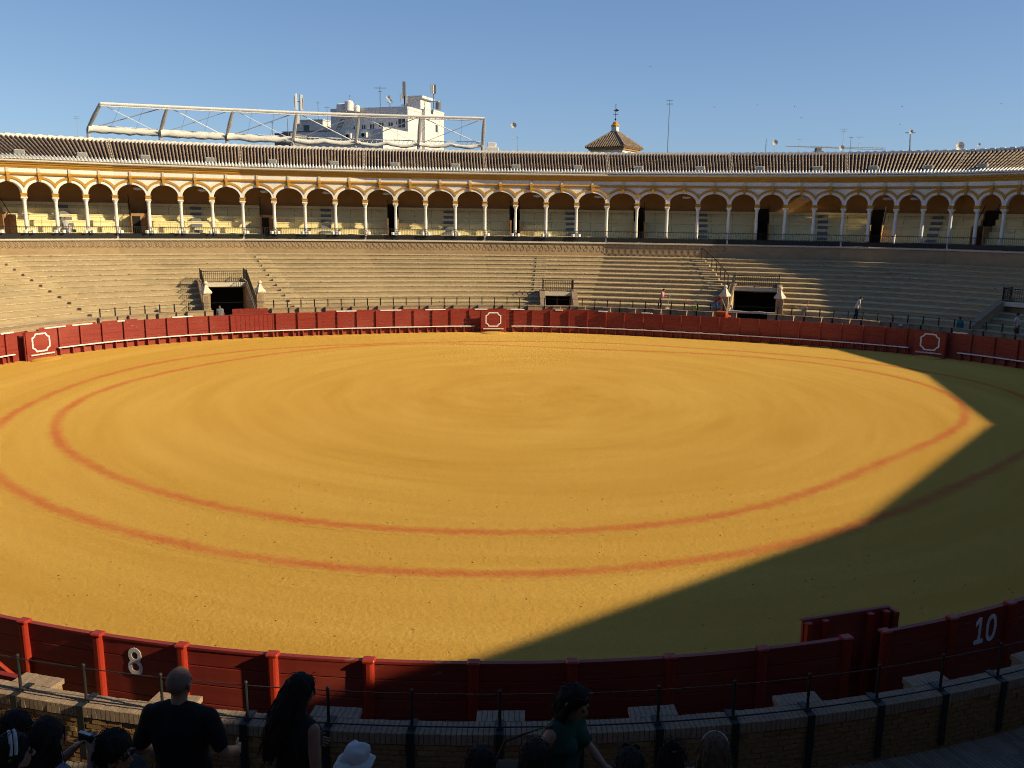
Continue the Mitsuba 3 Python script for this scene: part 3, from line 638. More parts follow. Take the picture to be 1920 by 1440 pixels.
for k in range(NV):
    L = float(np.linalg.norm(GAL[k + 1] - GAL[k])); s = L / 4; half = s / 2 - 0.175
    wall = sbox(0, ZS - 0.0, L, ZB)
    for j in range(4):
        c = (j + 0.5) * s
        wall = wall.difference(Polygon([(c - half, ZS - 0.1)] + arch_outline(c, half, ZC - ZS, ZS) + [(c + half, ZS - 0.1)]))
    key = add('arch_wall', facet_map(k, extr(wall, 0.05, 0.47), L, 0), 'white', gal)
    for j in range(4):
        c = (j + 0.5) * s; cell = sbox(j * s + 0.004, ZS, (j + 1) * s - 0.004, ZB + 0.02)
        o1 = Polygon(arch_outline(c, half + 0.27, ZC - ZS + 0.25, ZS - 0.02, 22)); o0 = Polygon(arch_outline(c, half + 0.01, ZC - ZS + 0.01, ZS - 0.02, 22)); o2 = Polygon(arch_outline(c, half + 0.47, ZC - ZS + 0.44, ZS - 0.02, 22))
        a = o1.difference(o0).intersection(cell); b = o2.difference(o1.buffer(0.002)).intersection(cell)
        for nm, pl, pr, mt in (('archivolt', a, 0.045, 'white'), ('arch_moulding', b, 0.12, 'ochre')):
            gs = [q for q in getattr(pl, 'geoms', [pl]) if q.geom_type == 'Polygon' and q.area > 0.01]
            add(nm, [facet_map(k, extr(q, 0.05 - pr, 0.052), L, 0) for q in gs], mt, key)
        add('keystone', [facet_map(k, extr(Polygon([(c - 0.08, ZC - 0.02), (c + 0.08, ZC - 0.02), (c + 0.12, ZB + 0.02), (c - 0.12, ZB + 0.02)]), -0.2, 0.0), L, 0), facet_map(k, extr(sbox(c - 0.15, ZB - 0.02, c + 0.15, ZF0 + 0.01), -0.24, 0.0), L, 0)], 'ochre', key)
        add('frieze_block', facet_map(k, extr(sbox(c - 0.1, ZF0 + 0.015, c + 0.1, ZF1 - 0.004), -0.10, 0.0), L, 0), 'cream_stone', key)
        if (k, j) in LAMP_ARCHES:
            q = np.ravel(gpt(k, j + (0.72 if k < 5 else 0.62), 0.75, ZC - 0.34)); fl = ball((0, 0, 0), 1.0, 2, (0.42, 0.42, 0.13)); fl.vertices += q
            lk = add('fan_lantern', fl, 'fan_glass', gal, smooth=True); add('stem', tube([q + [0, 0, 0.1], q + [0, 0, 1.5]], 0.03, 5), 'iron', lk)
    add('string_course', gsweep(k, 0, 4, [(0.42, ZB + 0.001), (-0.10, ZB + 0.001), (-0.15, ZB + 0.10), (-0.10, ZF0), (0.42, ZF0)]), 'ochre', gal)
    add('frieze', gbox(k, 0, 4, 0.0, 0.42, ZF0 + 0.001, ZF1), 'white', gal)
    add('cornice', gsweep(k, 0, 4, [(0.42, ZF1 + 0.001), (-0.05, ZF1 + 0.001), (-0.10, ZF1 + 0.10), (-0.16, ZF1 + 0.13), (-0.20, ZF1 + 0.25), (-0.32, ZF1 + 0.32), (-0.36, ZCOR), (0.42, ZCOR)]), 'ochre', gal)
    add('eave_board', gsweep(k, 0, 4, [(0.3, ZCOR + 0.002), (-0.42, ZCOR + 0.002), (-0.56, ZCOR + 0.08), (-0.56, ZCOR + 0.20), (0.3, ZCOR + 0.24)]), 'cream_stone', gal)
    # columns
    for j in range(4):
        P0 = np.ravel(gpt(k, j, 0.27, 0.0)) if j else np.array([*(GAL[k] + GM[k] * 0.27), 0.0])
        F = Frame(P0, math.atan2(*(GAL[k + 1] - GAL[k])[::-1])) 
        col = add('column', lathe([(0.135, ZA + 0.40), (0.150, ZA + 0.9), (0.148, ZA + 1.8), (0.128, ZS - 0.78), (0.15, ZS - 0.76), (0.15, ZS - 0.73), (0.13, ZS - 0.70)], P0, 12), 'white', gal, smooth=35)
        add('base', [cbx(F, -0.23, 0.23, -0.23, 0.23, ZA + 0.001, ZA + 0.24, 0.015), lathe([(0.20, ZA + 0.24), (0.22, ZA + 0.29), (0.19, ZA + 0.34), (0.155, ZA + 0.40)], P0, 12)], 'white', col)
        add('capital', [lathe([(0.13, ZS - 0.70), (0.15, ZS - 0.62), (0.23, ZS - 0.44), (0.25, ZS - 0.40)], P0, 12), cbx(F, -0.25, 0.25, -0.25, 0.25, ZS - 0.40, ZS - 0.302, 0.012)], 'white', col)
        add('impost', [bx(F, -0.225, 0.225, -0.225, 0.225, ZS - 0.30, ZS - 0.075), cbx(F, -0.275, 0.275, -0.275, 0.275, ZS - 0.074, ZS - 0.002, 0.012)], 'ochre', col)
    # interior
    add('gallery_floor', gbox(k, 0, 4, 0.525, 6.2, ZA - 0.4, ZA + 0.02), 'cream_stone', gal)
    pc_, ph_ = (0.60, 0.72, 0.78, 0.92, 1.02, 1.14, 1.27, 1.27, 0.97)[k], (0.20, 0.27, 0.24, 0.19, 0.17, 0.18, 0.23, 0.24, 0.24)[k]; pa, pb = pc_ - ph_, pc_ + ph_
    st = (2.5, 2.5, 2.68, 2.8, 2.87, 3.2, 3.36, 3.27, 3.0)[k]
    for i in range(6):
        z1 = ZA + 0.50 + i * 0.52; w0 = 1.05 + i * 0.68
        for a0, a1 in ((0.0, pa - 0.003), (pb + 0.003, 4.0)):
            add('gallery_bench', [gbox(k, a0, a1, w0 + 0.03, w0 + 0.76, z1 - 0.62, z1 - 0.081), gbox(k, a0, a1, w0 - 0.02, w0 + 0.74, z1 - 0.08, z1)], 'cream', gal)
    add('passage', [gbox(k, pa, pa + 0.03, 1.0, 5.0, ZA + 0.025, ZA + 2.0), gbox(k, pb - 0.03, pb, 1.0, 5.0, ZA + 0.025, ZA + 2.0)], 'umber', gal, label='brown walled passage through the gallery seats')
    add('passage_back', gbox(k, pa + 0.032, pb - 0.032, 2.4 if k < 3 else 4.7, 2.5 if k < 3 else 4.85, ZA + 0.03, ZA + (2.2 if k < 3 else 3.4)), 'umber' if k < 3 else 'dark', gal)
    if k < 3: add('passage_door', gbox(k, pa + 0.06, pa + 0.06 + (pb - pa) * 0.45, 2.34, 2.398, ZA + 0.03, ZA + 1.95), 'dark', gal)
    for a in (pa + 0.02, pb - 0.02): add('hand_rail', tube([np.ravel(gpt(k, a, 1.0, ZA + 1.3)), np.ravel(gpt(k, a, 3.4, ZA + 3.0)), np.ravel(gpt(k, a, 4.6, ZA + 3.9))], 0.035, 5), 'iron', gal)
    for i in range(6):
        z1 = ZA + 0.25 + i * 0.52; w0 = 0.75 + i * 0.68
        add('stair_block', gbox(k, st - 0.17, st + 0.17, w0, w0 + 0.33, z1 - 0.56, z1), 'slate', gal)
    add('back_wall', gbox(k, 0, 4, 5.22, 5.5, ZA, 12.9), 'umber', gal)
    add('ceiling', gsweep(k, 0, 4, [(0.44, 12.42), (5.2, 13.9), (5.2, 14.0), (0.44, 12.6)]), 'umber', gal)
    c1, c2 = [], []
    for w, z, h in ((1.7, ZA + 1.02, 0.8), (3.1, ZA + 2.06, 0.75)):
        c1.append(tube([np.ravel(gpt(k, pb + 0.03, w, z + h)), np.ravel(gpt(k, 4, w, z + h))], 0.009, 4)); c1.append(tube([np.ravel(gpt(k, 0, w, z + h)), np.ravel(gpt(k, pa - 0.03, w, z + h))], 0.009, 4))
        c1 += [tube([np.ravel(gpt(k, a, w, z)), np.ravel(gpt(k, a, w, z + h))], 0.013, 4) for a in (0.2, 1.65, 2.2, 3.5)]
    add('crush_rail', c1, 'iron', gal)
    # balustrade: dark iron plate with pickets
    br = add('balustrade', [gbox(k, 0.03, 3.97, -0.02, 0.0, ZA + 0.03, ZA + 0.42), tube([np.ravel(gpt(k, 0, -0.01, ZA + 1.02)), np.ravel(gpt(k, 4, -0.01, ZA + 1.02))], 0.026, 5), tube([np.ravel(gpt(k, 0, -0.01, ZA + 0.46)), np.ravel(gpt(k, 4, -0.01, ZA + 0.46))], 0.022, 5)], 'iron', gal, label='black iron balustrade between the columns')
    n = int(L / 0.155)
    add('picket', [tube([np.ravel(gpt(k, 4 * (i + 0.5) / n, -0.01, ZA + 0.44)), np.ravel(gpt(k, 4 * (i + 0.5) / n, -0.01, ZA + 1.10))], 0.013, 4) for i in range(n)], 'iron', br, kind='stuff')
    # tiled roof
    we, ze, wr, zr = -0.60, ZCOR + 0.26, W_RIDGE - 0.25, ZR - 0.30
    roof = add('tile_roof', gsweep(k, 0, 4, [(we + 0.06, ze - 0.02), (wr, zr - 0.02), (wr, zr - 0.12), (we + 0.06, ze - 0.10)]), 'tile_channel', gal)
    add('eave_pan', gsweep(k, 0, 4, [(we + 0.05, ze - 0.015), (we + 0.62, ze - 0.015 + 0.57 * (zr - ze) / (wr - we)), (we + 0.62, ze + 0.03 + 0.57 * (zr - ze) / (wr - we)), (we + 0.02, ze + 0.03)]), 'white_paint', roof)
    n = int(round(L / 0.285)); tiles, ends = [], []
    sl = np.array([wr - we, zr - ze]); ln = np.linalg.norm(sl); nrm = np.array([-sl[1], sl[0]]) / ln
    NC = 7
    for i in range(n):
        a = 4 * (i + 0.5) / n; da = 4 / n * 0.29
        for c in range(NC):
            t0, t1 = c / NC, (c + 1) / NC + 0.035; j0 = RNG.uniform(-0.006, 0.006)
            secs = []
            for t_, sc, lift in ((t0, 1.0, 0.018), (min(t1, 1.0), 0.86, 0.0)):
                sec = []
                for w_ in (0.0, 0.28, 0.5, 0.72, 1.0):
                    an = math.pi * (1 - w_); hgt = 0.15 * math.sin(an) * sc + lift
                    x = a + (math.cos(an) * da * sc) + j0 * 0.3
                    base = np.array([we, ze]) + sl * t_ + nrm * (hgt)
                    sec.append((x, base[0], base[1]))
                secs.append(sec)
            S = np.array(secs); W_ = gpt(k, S[..., 0], S[..., 1], S[..., 2])
            m = sweep(W_); (ends if c == 0 else tiles).append(m)
    add('tile_courses', tiles, 'tile', roof, kind='stuff'); add('eave_tiles', ends, 'white_paint', roof, kind='stuff', label='white limed tile ends along the eave')
    # ridge wall with spaced cap tiles
    add('ridge', gsweep(k, 0, 4, [(W_RIDGE - 0.32, ZR - 0.40), (W_RIDGE + 0.1, ZR - 0.40), (W_RIDGE + 0.1, ZR - 0.08), (W_RIDGE - 0.32, ZR - 0.08)]), 'white', roof)
    m = int(L / 0.62)
    add('ridge_caps', [gbox(k, 4 * (i + 0.12) / m, 4 * (i + 0.62) / m, W_RIDGE - 0.30, W_RIDGE + 0.08, ZR - 0.079, ZR - 0.02) for i in range(m)], 'white', roof, kind='stuff')
    # hip line with mortar dots at the facet's start
    hp = []
    for i in range(14):
        q = np.array([we, ze]) + sl * (i + 0.5) / 14 + nrm * 0.15
        hp.append(ball(np.array([*(GAL[k] + GM[k] * q[0]), q[1]]), 0.062, 1, (1, 1, 0.8)))
    add('hip_tiles', hp, 'cream_stone', roof, kind='stuff')
# the unseen stretch behind and beside the camera: same section, plain
for k in range(NV, NG):
    add('roof_stretch', [gsweep(k, 0, 4, [(-0.56, ZCOR + 0.1), (W_RIDGE, ZR), (W_RIDGE + 0.1, ZR - 0.4), (-0.5, ZCOR - 0.1)]), gbox(k, 0, 4, 5.2, 5.5, 0, 14.8)], 'tile', gal)
    L = float(np.linalg.norm(GAL[(k + 1) % NG] - GAL[k])); s = L / 4; wl = sbox(0, ZS, L, ZCOR)
    for j in range(4):
        c = (j + 0.5) * s; wl = wl.difference(Polygon([(c - s / 2 + 0.17, ZS - 0.1)] + arch_outline(c, s / 2 - 0.17, ZC - ZS, ZS) + [(c + s / 2 - 0.17, ZS - 0.1)]))
    add('arch_stretch', facet_map(k, extr(wl, 0, 0.4), L, 0), 'white', gal)
    add('column_stretch', [lathe([(0.15, ZA), (0.14, ZS)], np.ravel(gpt(k, j, 0.18, 0.0)), 8) for j in range(4)], 'white', gal, kind='stuff')
    add('floor_stretch', gbox(k, 0, 4, 0.5, 5.2, ZA - 0.4, ZA), 'cream_stone', gal)
# floodlights on the roof, spotlights at the column feet
FLW = ('leftmost', 'second from the left', 'third from the left', 'fourth from the left', 'fifth from the left', 'sixth from the left', 'seventh from the left', 'eighth from the left', 'ninth from the left', 'tenth from the left', 'eleventh from the left', 'twelfth from the left', 'thirteenth from the left', 'fourteenth from the left', 'fifteenth from the left', 'sixteenth from the left', 'seventeenth from the left, on the darkest roof')
ORD = 'first second third fourth fifth sixth seventh eighth ninth tenth eleventh twelfth thirteenth fourteenth fifteenth sixteenth seventeenth eighteenth nineteenth twentieth'.split()
i = 0
for k in range(NV):
    for a in (1, 3):
        if i >= 17: break
        key = thing('floodlight', 'grey box floodlight on the tiled roof, ' + FLW[i], 'floodlight', 'floodlights along the gallery roof'); i += 1
        c = np.ravel(gpt(k, a, 0.35, ZCOR + 0.78)); F = Frame(c, math.atan2(*(GAL[k + 1] - GAL[k])[::-1]))
        hd = cbx(F, -0.40, 0.40, -0.16, 0.20, -0.26, 0.26, 0.05); add('lamp_head', hd, 'steel', key)
        add('glass', bx(F, -0.34, 0.34, -0.175, -0.162, -0.20, 0.18), 'lamp_glass', key)
        add('bracket', [tube([F((-0.44, 0.02, 0.02))[0], F((-0.44, 0.05, -0.42))[0], F((0.44, 0.05, -0.42))[0], F((0.44, 0.02, 0.02))[0]], 0.03, 5), tube([F((0, 0.05, -0.42))[0], F((0, 0.1, -0.62))[0]], 0.05, 6)], 'steel_dark', key)
for n_, (k, j) in enumerate([(k, j) for k in range(0, 5) for j in range(4)]):
    key = thing('spotlight', 'small white spotlight pair at the foot of the %s gallery column from the left' % ORD[n_], 'spotlight', 'white spotlights at the column feet')
    L = float(np.linalg.norm(GAL[k + 1] - GAL[k])) / 4
    for s_ in (-1, 1):
        c = np.ravel(gpt(k, max(0.02, j + s_ * 0.30 / L) if s_ < 0 or True else 0, -0.22, ZA + 0.62)); F = Frame(c, math.atan2(*(GAL[k + 1] - GAL[k])[::-1]) + s_ * 0.6)
        add('lamp_head', [cbx(F, -0.13, 0.13, -0.12, 0.12, -0.13, 0.13, 0.03)], 'white_paint', key)
    add('arm', tube([np.ravel(gpt(k, max(0.02, j - 0.3 / L), -0.2, ZA + 0.62)), np.ravel(gpt(k, j + 0.3 / L, -0.2, ZA + 0.62))], 0.025, 5), 'iron', key)
#PART3
# ---------------------------------------------------------------- beyond the roof: building, awning frame, pavilion, masts
def dirframe(o, phi): return Frame(o, -phi)                  # x to the right and slightly towards the camera
PH = math.radians(20)
bld = thing('apartment_building', 'white flat roofed apartment building with shaded windows, rising behind the steel awning frame', 'building')
def zat(x, y, Y): return float(at(x, y, Y)[2])
def corner(x, Y): p = at(x, 260, Y); return dirframe((p[0], p[1], 0), PH)
FB = corner(765, 125); z1 = zat(765, 205, 125)
add('main_block', [bx(FB, -12.6, 0, 0, 9, 0, z1), bx(FB, -12.6, 0, -0.06, 0.14, z1 + 0.004, z1 + 0.42), bx(FB, -0.14, 0.06, 0.145, 9, z1 + 0.004, z1 + 0.42)], 'building', bld)
FL = corner(718, 118); z2 = zat(718, 241, 118)
add('front_block', [bx(FL, -8.0, 0, 0, 11.0, 0, z2), bx(FL, -0.12, 0.05, 0, 11.0, z2 + 0.004, z2 + 0.25)], 'building', bld)
FR = corner(797, 129); z3 = zat(797, 204, 129)
add('right_block', [bx(FR, -3.0, 0, 0.0, 6.6, 0, z3), bx(FR, -0.12, 0.06, -0.05, 6.65, z3 + 0.004, z3 + 0.22)], 'building', bld)
FT_ = corner(789, 131); z4 = zat(789, 184, 131)
pt = add('penthouse', bx(FT_, -2.4, 0, 0, 3.4, z1 - 1, z4), 'building', bld)
add('roof_slab', bx(FT_, -2.8, 0.5, -0.4, 3.8, z4 + 0.003, z4 + 0.32), 'white', pt)
def px_x(x, F, Y): return float(np.dot(at(x, 240, Y) - F.o, F.x)) / 0.89 * 0.99
for x0, x1, y0, y1 in ((654, 661, 233, 243), (671, 679, 231, 242), (688, 697, 230, 241), (707, 716, 228, 236), (726, 735, 228, 235), (741, 743, 228, 232), (746, 760, 222, 239)):
    a, b = px_x(x0, FB, 125), px_x(x1, FB, 125); za, zb = zat(x1, y1, 125), zat(x0, y0, 125)
    fr = add('window', [bx(FB, a - 0.09, b + 0.09, -0.05, 0.1, zb, zb + 0.09), bx(FB, a - 0.09, b + 0.09, -0.08, 0.1, za - 0.1, za), bx(FB, a - 0.09, a, -0.05, 0.1, za + .001, zb - .001), bx(FB, b, b + 0.09, -0.05, 0.1, za + .001, zb - .001)] + ([bx(FB, (a + b) / 2 - 0.04, (a + b) / 2 + 0.04, -0.045, 0.1, za + .001, zb - .001)] if b - a > 0.5 else []), 'building', bld)
    add('pane', bx(FB, a, b, -0.012, 0.05, za, zb), 'glass_dark', fr)
zs = zat(820, 246, 131), zat(820, 232, 131)
add('window', bx(FR, -0.05, 0.012, 3.6, 4.4, zs[0], zs[1]), 'glass_dark', bld)
for i, (x, y) in enumerate(((676, 252), (640, 253))):
    w = px_x(x, FB, 121); F = FL; xx = float(np.dot(at(x, y, 117.8) - FL.o, FL.x)); zz = zat(x, y, 117.8)
    u = add('air_conditioner', [cbx(FL, xx - 0.45, xx + 0.45, -0.42, -0.01, zz - 0.35, zz + 0.35, 0.03)], 'white_paint', bld); add('fan_grille', lathe([(0.0, 0), (0.26, 0)], (0, 0, 0), 12).apply_transform(np.array([[FL.x[0], 0, -FL.y[0], FL((xx - .1, -0.43, 0))[0][0]], [FL.x[1], 0, -FL.y[1], FL((xx - .1, -0.43, 0))[0][1]], [0, 1, 0, zz], [0, 0, 0, 1.0]])), 'dark', u)
la, lb = at(633, 243, 123.5), at(643, 223, 124.3)
add('ladder', [tube([la + [o, 0, 0], lb + [o, 0, 0]], 0.05, 5) for o in (-0.25, 0.35)] + [tube([la + (lb - la) * q + [-0.25, 0, 0], la + (lb - la) * q + [0.35, 0, 0]], 0.035, 4) for q in np.linspace(0.05, 0.95, 8)], 'iron', bld)
ann = thing('annex_building', 'low pale rooftop annex with grey roofs left of the white building', 'building')
FA = corner(606, 133); za = zat(606, 226, 133)
add('wall', bx(FA, -4.9, 0, 0, 5, 0, za), 'building', ann); add('roof_edge', bx(FA, -5.0, 0.1, -0.1, 5.1, za + 0.003, za + 0.18), 'cream_stone', ann)
FA2 = corner(640, 122); za2 = zat(640, 246, 122); add('lower_wall', bx(FA2, -9.5, 2.2, 0, 4, 0, za2), 'building', ann); add('lower_roof', bx(FA2, -9.6, 2.3, -0.1, 4.0, za2 + 0.003, za2 + 0.15), 'slate', ann)
FA3 = corner(545, 120); za3 = zat(545, 249, 120); add('terrace_wall', bx(FA3, -2.6, 0, 0, 4, 0, za3), 'slate', ann)
add('window', bx(FA, -3.4, -2.4, -0.02, 0.05, za - 1.6, za - 0.6), 'glass_dark', ann)
for i, (x, y, Y, rw, hh, l) in enumerate(((641, 216, 127, 0.75, 0.95, 'white round water tank at the left end of the white building roof'), (655, 216, 126, 0.62, 1.25, 'taller white water tank second on the white building roof'), (670, 216, 127, 0.42, 0.75, 'small white water tank third on the white building roof'), (822, 203, 131, 0.42, 0.9, 'small dark cowl on the right end of the white building roof'))):
    k = thing('water_tank' if i < 3 else 'roof_cowl', l, 'tank' if i < 3 else 'cowl', None); p = at(x, y, Y); p[2] = z1 - 0.2 if i < 3 else z3 + 0.2
    add('shell', lathe([(0, 0), (rw, 0), (rw * 1.02, hh * 0.5), (rw, hh), (rw * 0.7, hh + 0.12), (0, hh + 0.15)], p, 14), 'white_paint' if i < 3 else 'slate', k, smooth=35)
    add('lid', lathe([(0.0, hh + 0.20), (0.22, hh + 0.2), (0.25, hh + 0.12)], p, 10), 'steel', k)

def mast(x, yt, yb, Y, r, label, arms=(), panels=(), dishes=(), name='antenna_mast', mat='steel_dark', lean=0.0):
    k = thing(name, label, 'antenna' if name != 'satellite_dish' else 'satellite dish')
    t, b = at(x + lean, yt, Y), at(x, yb, Y); b[0] = t[0] - lean * Y / FOC; b[1] = t[1] = Y
    add('pole', tube([b, (b + t) / 2, t], [r, r * 0.9, r * 0.6], 6), mat, k)
    for y, w in arms:
        q = at(x, y, Y); q[0] = b[0] + (t[0] - b[0]) * (q[2] - b[2]) / max(t[2] - b[2], 1e-6)
        add('crossarm', [tube([q - [w, 0, 0], q + [w, 0, 0]], r * 0.55, 4)] + [tube([q + [a, -0.18, 0.0], q + [a, 0.18, 0.0]], r * 0.4, 4) for a in np.linspace(-w, w, 5)], mat, k)
    for dx, y0, y1, w, m in panels:
        q0, q1 = at(x + dx, y1, Y), at(x + dx, y0, Y); F = Frame((q0[0], Y - 0.12, 0), 0.2)
        pn = add('panel', cbx(F, -w, w, -0.08, 0.08, q0[2], q1[2], 0.03), m, k)
        add('clamp', tube([F((0, 0.05, (q0[2] + q1[2]) / 2))[0], [b[0], Y, (q0[2] + q1[2]) / 2]], 0.03, 4), 'steel_dark', pn)
    for dx, y, rr_, m in dishes:
        q = at(x + dx, y, Y - 0.2); d = lathe([(0.0, 0.0), (0.5, 0.06), (0.85, 0.16), (1.0, 0.27), (0.97, 0.28), (0.5, 0.09), (0.0, 0.03)], (0, 0, 0), 14); d.vertices *= rr_
        R_ = trimesh.transformations.rotation_matrix(math.radians(100), [1, 0, 0]) @ trimesh.transformations.rotation_matrix(0.5, [0, 0, 1]); d.apply_transform(R_); d.vertices += q
        dk = add('dish', d, m, k, smooth=True); add('feed_arm', tube([q, q + [0.1, -rr_ * 0.7, 0.1]], 0.02, 4), 'steel_dark', dk)
    return k
mast(561, 176, 240, 132, 0.05, 'rooftop phone mast with tall white panels above the annex', panels=((-5, 176, 206, 0.17, 'white_paint'), (5, 178, 207, 0.17, 'white_paint'), (-8, 180, 200, 0.08, 'steel'), (8, 184, 204, 0.09, 'steel'), (-2, 212, 232, 0.22, 'white_paint')))
mast(758, 153, 200, 128, 0.10, 'dark rooftop phone mast left of the white penthouse', panels=((0, 153, 180, 0.22, 'steel_dark'), (-6, 176, 190, 0.14, 'steel'), (4, 178, 194, 0.14, 'steel')), arms=((197, 0.5),))
mast(813, 158, 203, 132, 0.09, 'grey rooftop phone mast right of the white penthouse', panels=((-3, 158, 176, 0.17, 'steel'), (3, 159, 176, 0.14, 'steel_dark'), (0, 160, 176, 0.13, 'white_paint')), arms=((190, 1.0),))
mast(712.5, 161, 205, 126, 0.06, 'tall bare aerial near the middle of the white building roof', arms=((165, 0.8), (172, 0.25)))
mast(731, 178, 204, 127, 0.06, 'short mast with small white dishes on the white building roof', dishes=((-3, 183, 0.3, 'white_paint'), (1, 189, 0.28, 'white_paint')), arms=((192, 0.4),))
mast(656, 178, 202, 127, 0.035, 'thin aerial over the water tanks', arms=((180, 0.15), (196, 0.12)))
mast(663, 190, 204, 127, 0.035, 'short aerial just right of the water tanks', arms=((191, 0.15),))
mast(596, 190, 226, 133, 0.035, 'thin aerial on the annex roof', arms=((193, 0.2),))
mast(613, 199, 246, 123, 0.035, 'thin aerial with slanting arm between annex and white building', arms=((201, 0.4),))
mast(539, 222, 262, 120, 0.06, 'dark stub pole at the left of the annex')
mast(510, 226, 266, 120, 0.04, 'thin aerial farthest left of the annex, inside the awning frame', arms=((230, 0.2),))
mast(143, 217, 262, 105, 0.025, 'pale thin aerial left of the awning frame', arms=((218, 0.35), (222, 0.3)), mat='steel')
mast(1256, 187, 290, 100, 0.045, 'tall thin mast with two stub arms right of the pavilion roof', arms=((188, 0.35), (195, 0.35)))
mast(963, 232, 292, 100, 0.022, 'white satellite dish on a thin pole between awning frame and pavilion', dishes=((0, 235, 0.34, 'white_paint'),), name='satellite_dish', mat='steel')
mast(970, 256, 290, 100, 0.02, 'faint short aerial beside the white satellite dish', arms=((258, 0.12),))
mast(1437, 260, 295, 95, 0.035, 'short dark pole left of the small white dish')
mast(1453, 266, 295, 95, 0.02, 'small white dish on a pole above the right hand roof', dishes=((0, 267, 0.3, 'white_paint'),), name='satellite_dish', mat='steel')
mast(1499, 261, 295, 95, 0.02, 'pale aerial over the left end of the thin boom', arms=((261, 0.2),), mat='steel')
mast(1583, 241, 295, 95, 0.028, 'pale television aerial with double arm over the thin boom', arms=((242, 0.35), (246, 0.25)), mat='steel')
mast(1596, 257, 295, 95, 0.03, 'dark aerial just right of the double armed aerial', arms=((258, 0.2),))
mast(1612, 256, 295, 95, 0.022, 'pale aerial with one sided arm over the thin boom', arms=((257, 0.35),), mat='steel')
mast(1710, 246, 292, 92, 0.07, 'leaning dark pole with a white aerial head on the right', arms=((249, 0.45),), dishes=((-2, 247, 0.22, 'white_paint'),), lean=-3)
mast(1799, 272, 290, 88, 0.03, 'white domed dish just above the darkest roof', dishes=((0, 274, 0.45, 'white_paint'),), name='satellite_dish', mat='steel')
mast(1835, 269, 288, 88, 0.02, 'tiny white dish farthest right above the roof', dishes=((0, 271, 0.18, 'white_paint'),), name='satellite_dish', mat='steel')
mast(1578, 274, 292, 95, 0.02, 'small round white dish on the thin boom', dishes=((0, 277, 0.3, 'white_paint'),), name='satellite_dish', mat='steel')
k = thing('boom', 'long thin pale boom lying just above the right hand roof', 'boom')
b0, b1, b2 = at(1473, 274, 95), at(1660, 281, 95), at(1660, 277.5, 95)
add('lower_chord', tube([b0, b1], 0.035, 4), 'steel', k); add('upper_chord', tube([b0, b2], 0.03, 4), 'steel', k)
for q in np.linspace(0.15, 0.95, 9): add('strut', tube([b0 + (b1 - b0) * q, b0 + (b2 - b0) * (q + 0.03)], 0.015, 4), 'steel', k)
for x, w, h, l in ((922, 1.4, 0.5, 'small white roof box just right of the awning frame'), (1537, 0.9, 0.35, 'small dark roof box on the right hand ridge')):
    k = thing('roof_box', l, 'roof box'); p = at(x, 276 if x < 1000 else 283, 93); F = Frame((p[0], p[1], 0), 0)
    add('body', cbx(F, -w / 2, w / 2, 0, 1, p[2] - 1.5, p[2], 0.03), 'white_paint' if x < 1000 else 'slate', k); add('lid', cbx(F, -w / 3, w / 3, 0.2, 0.8, p[2] + 0.003, p[2] + h, 0.05), 'white_paint' if x < 1000 else 'slate', k)

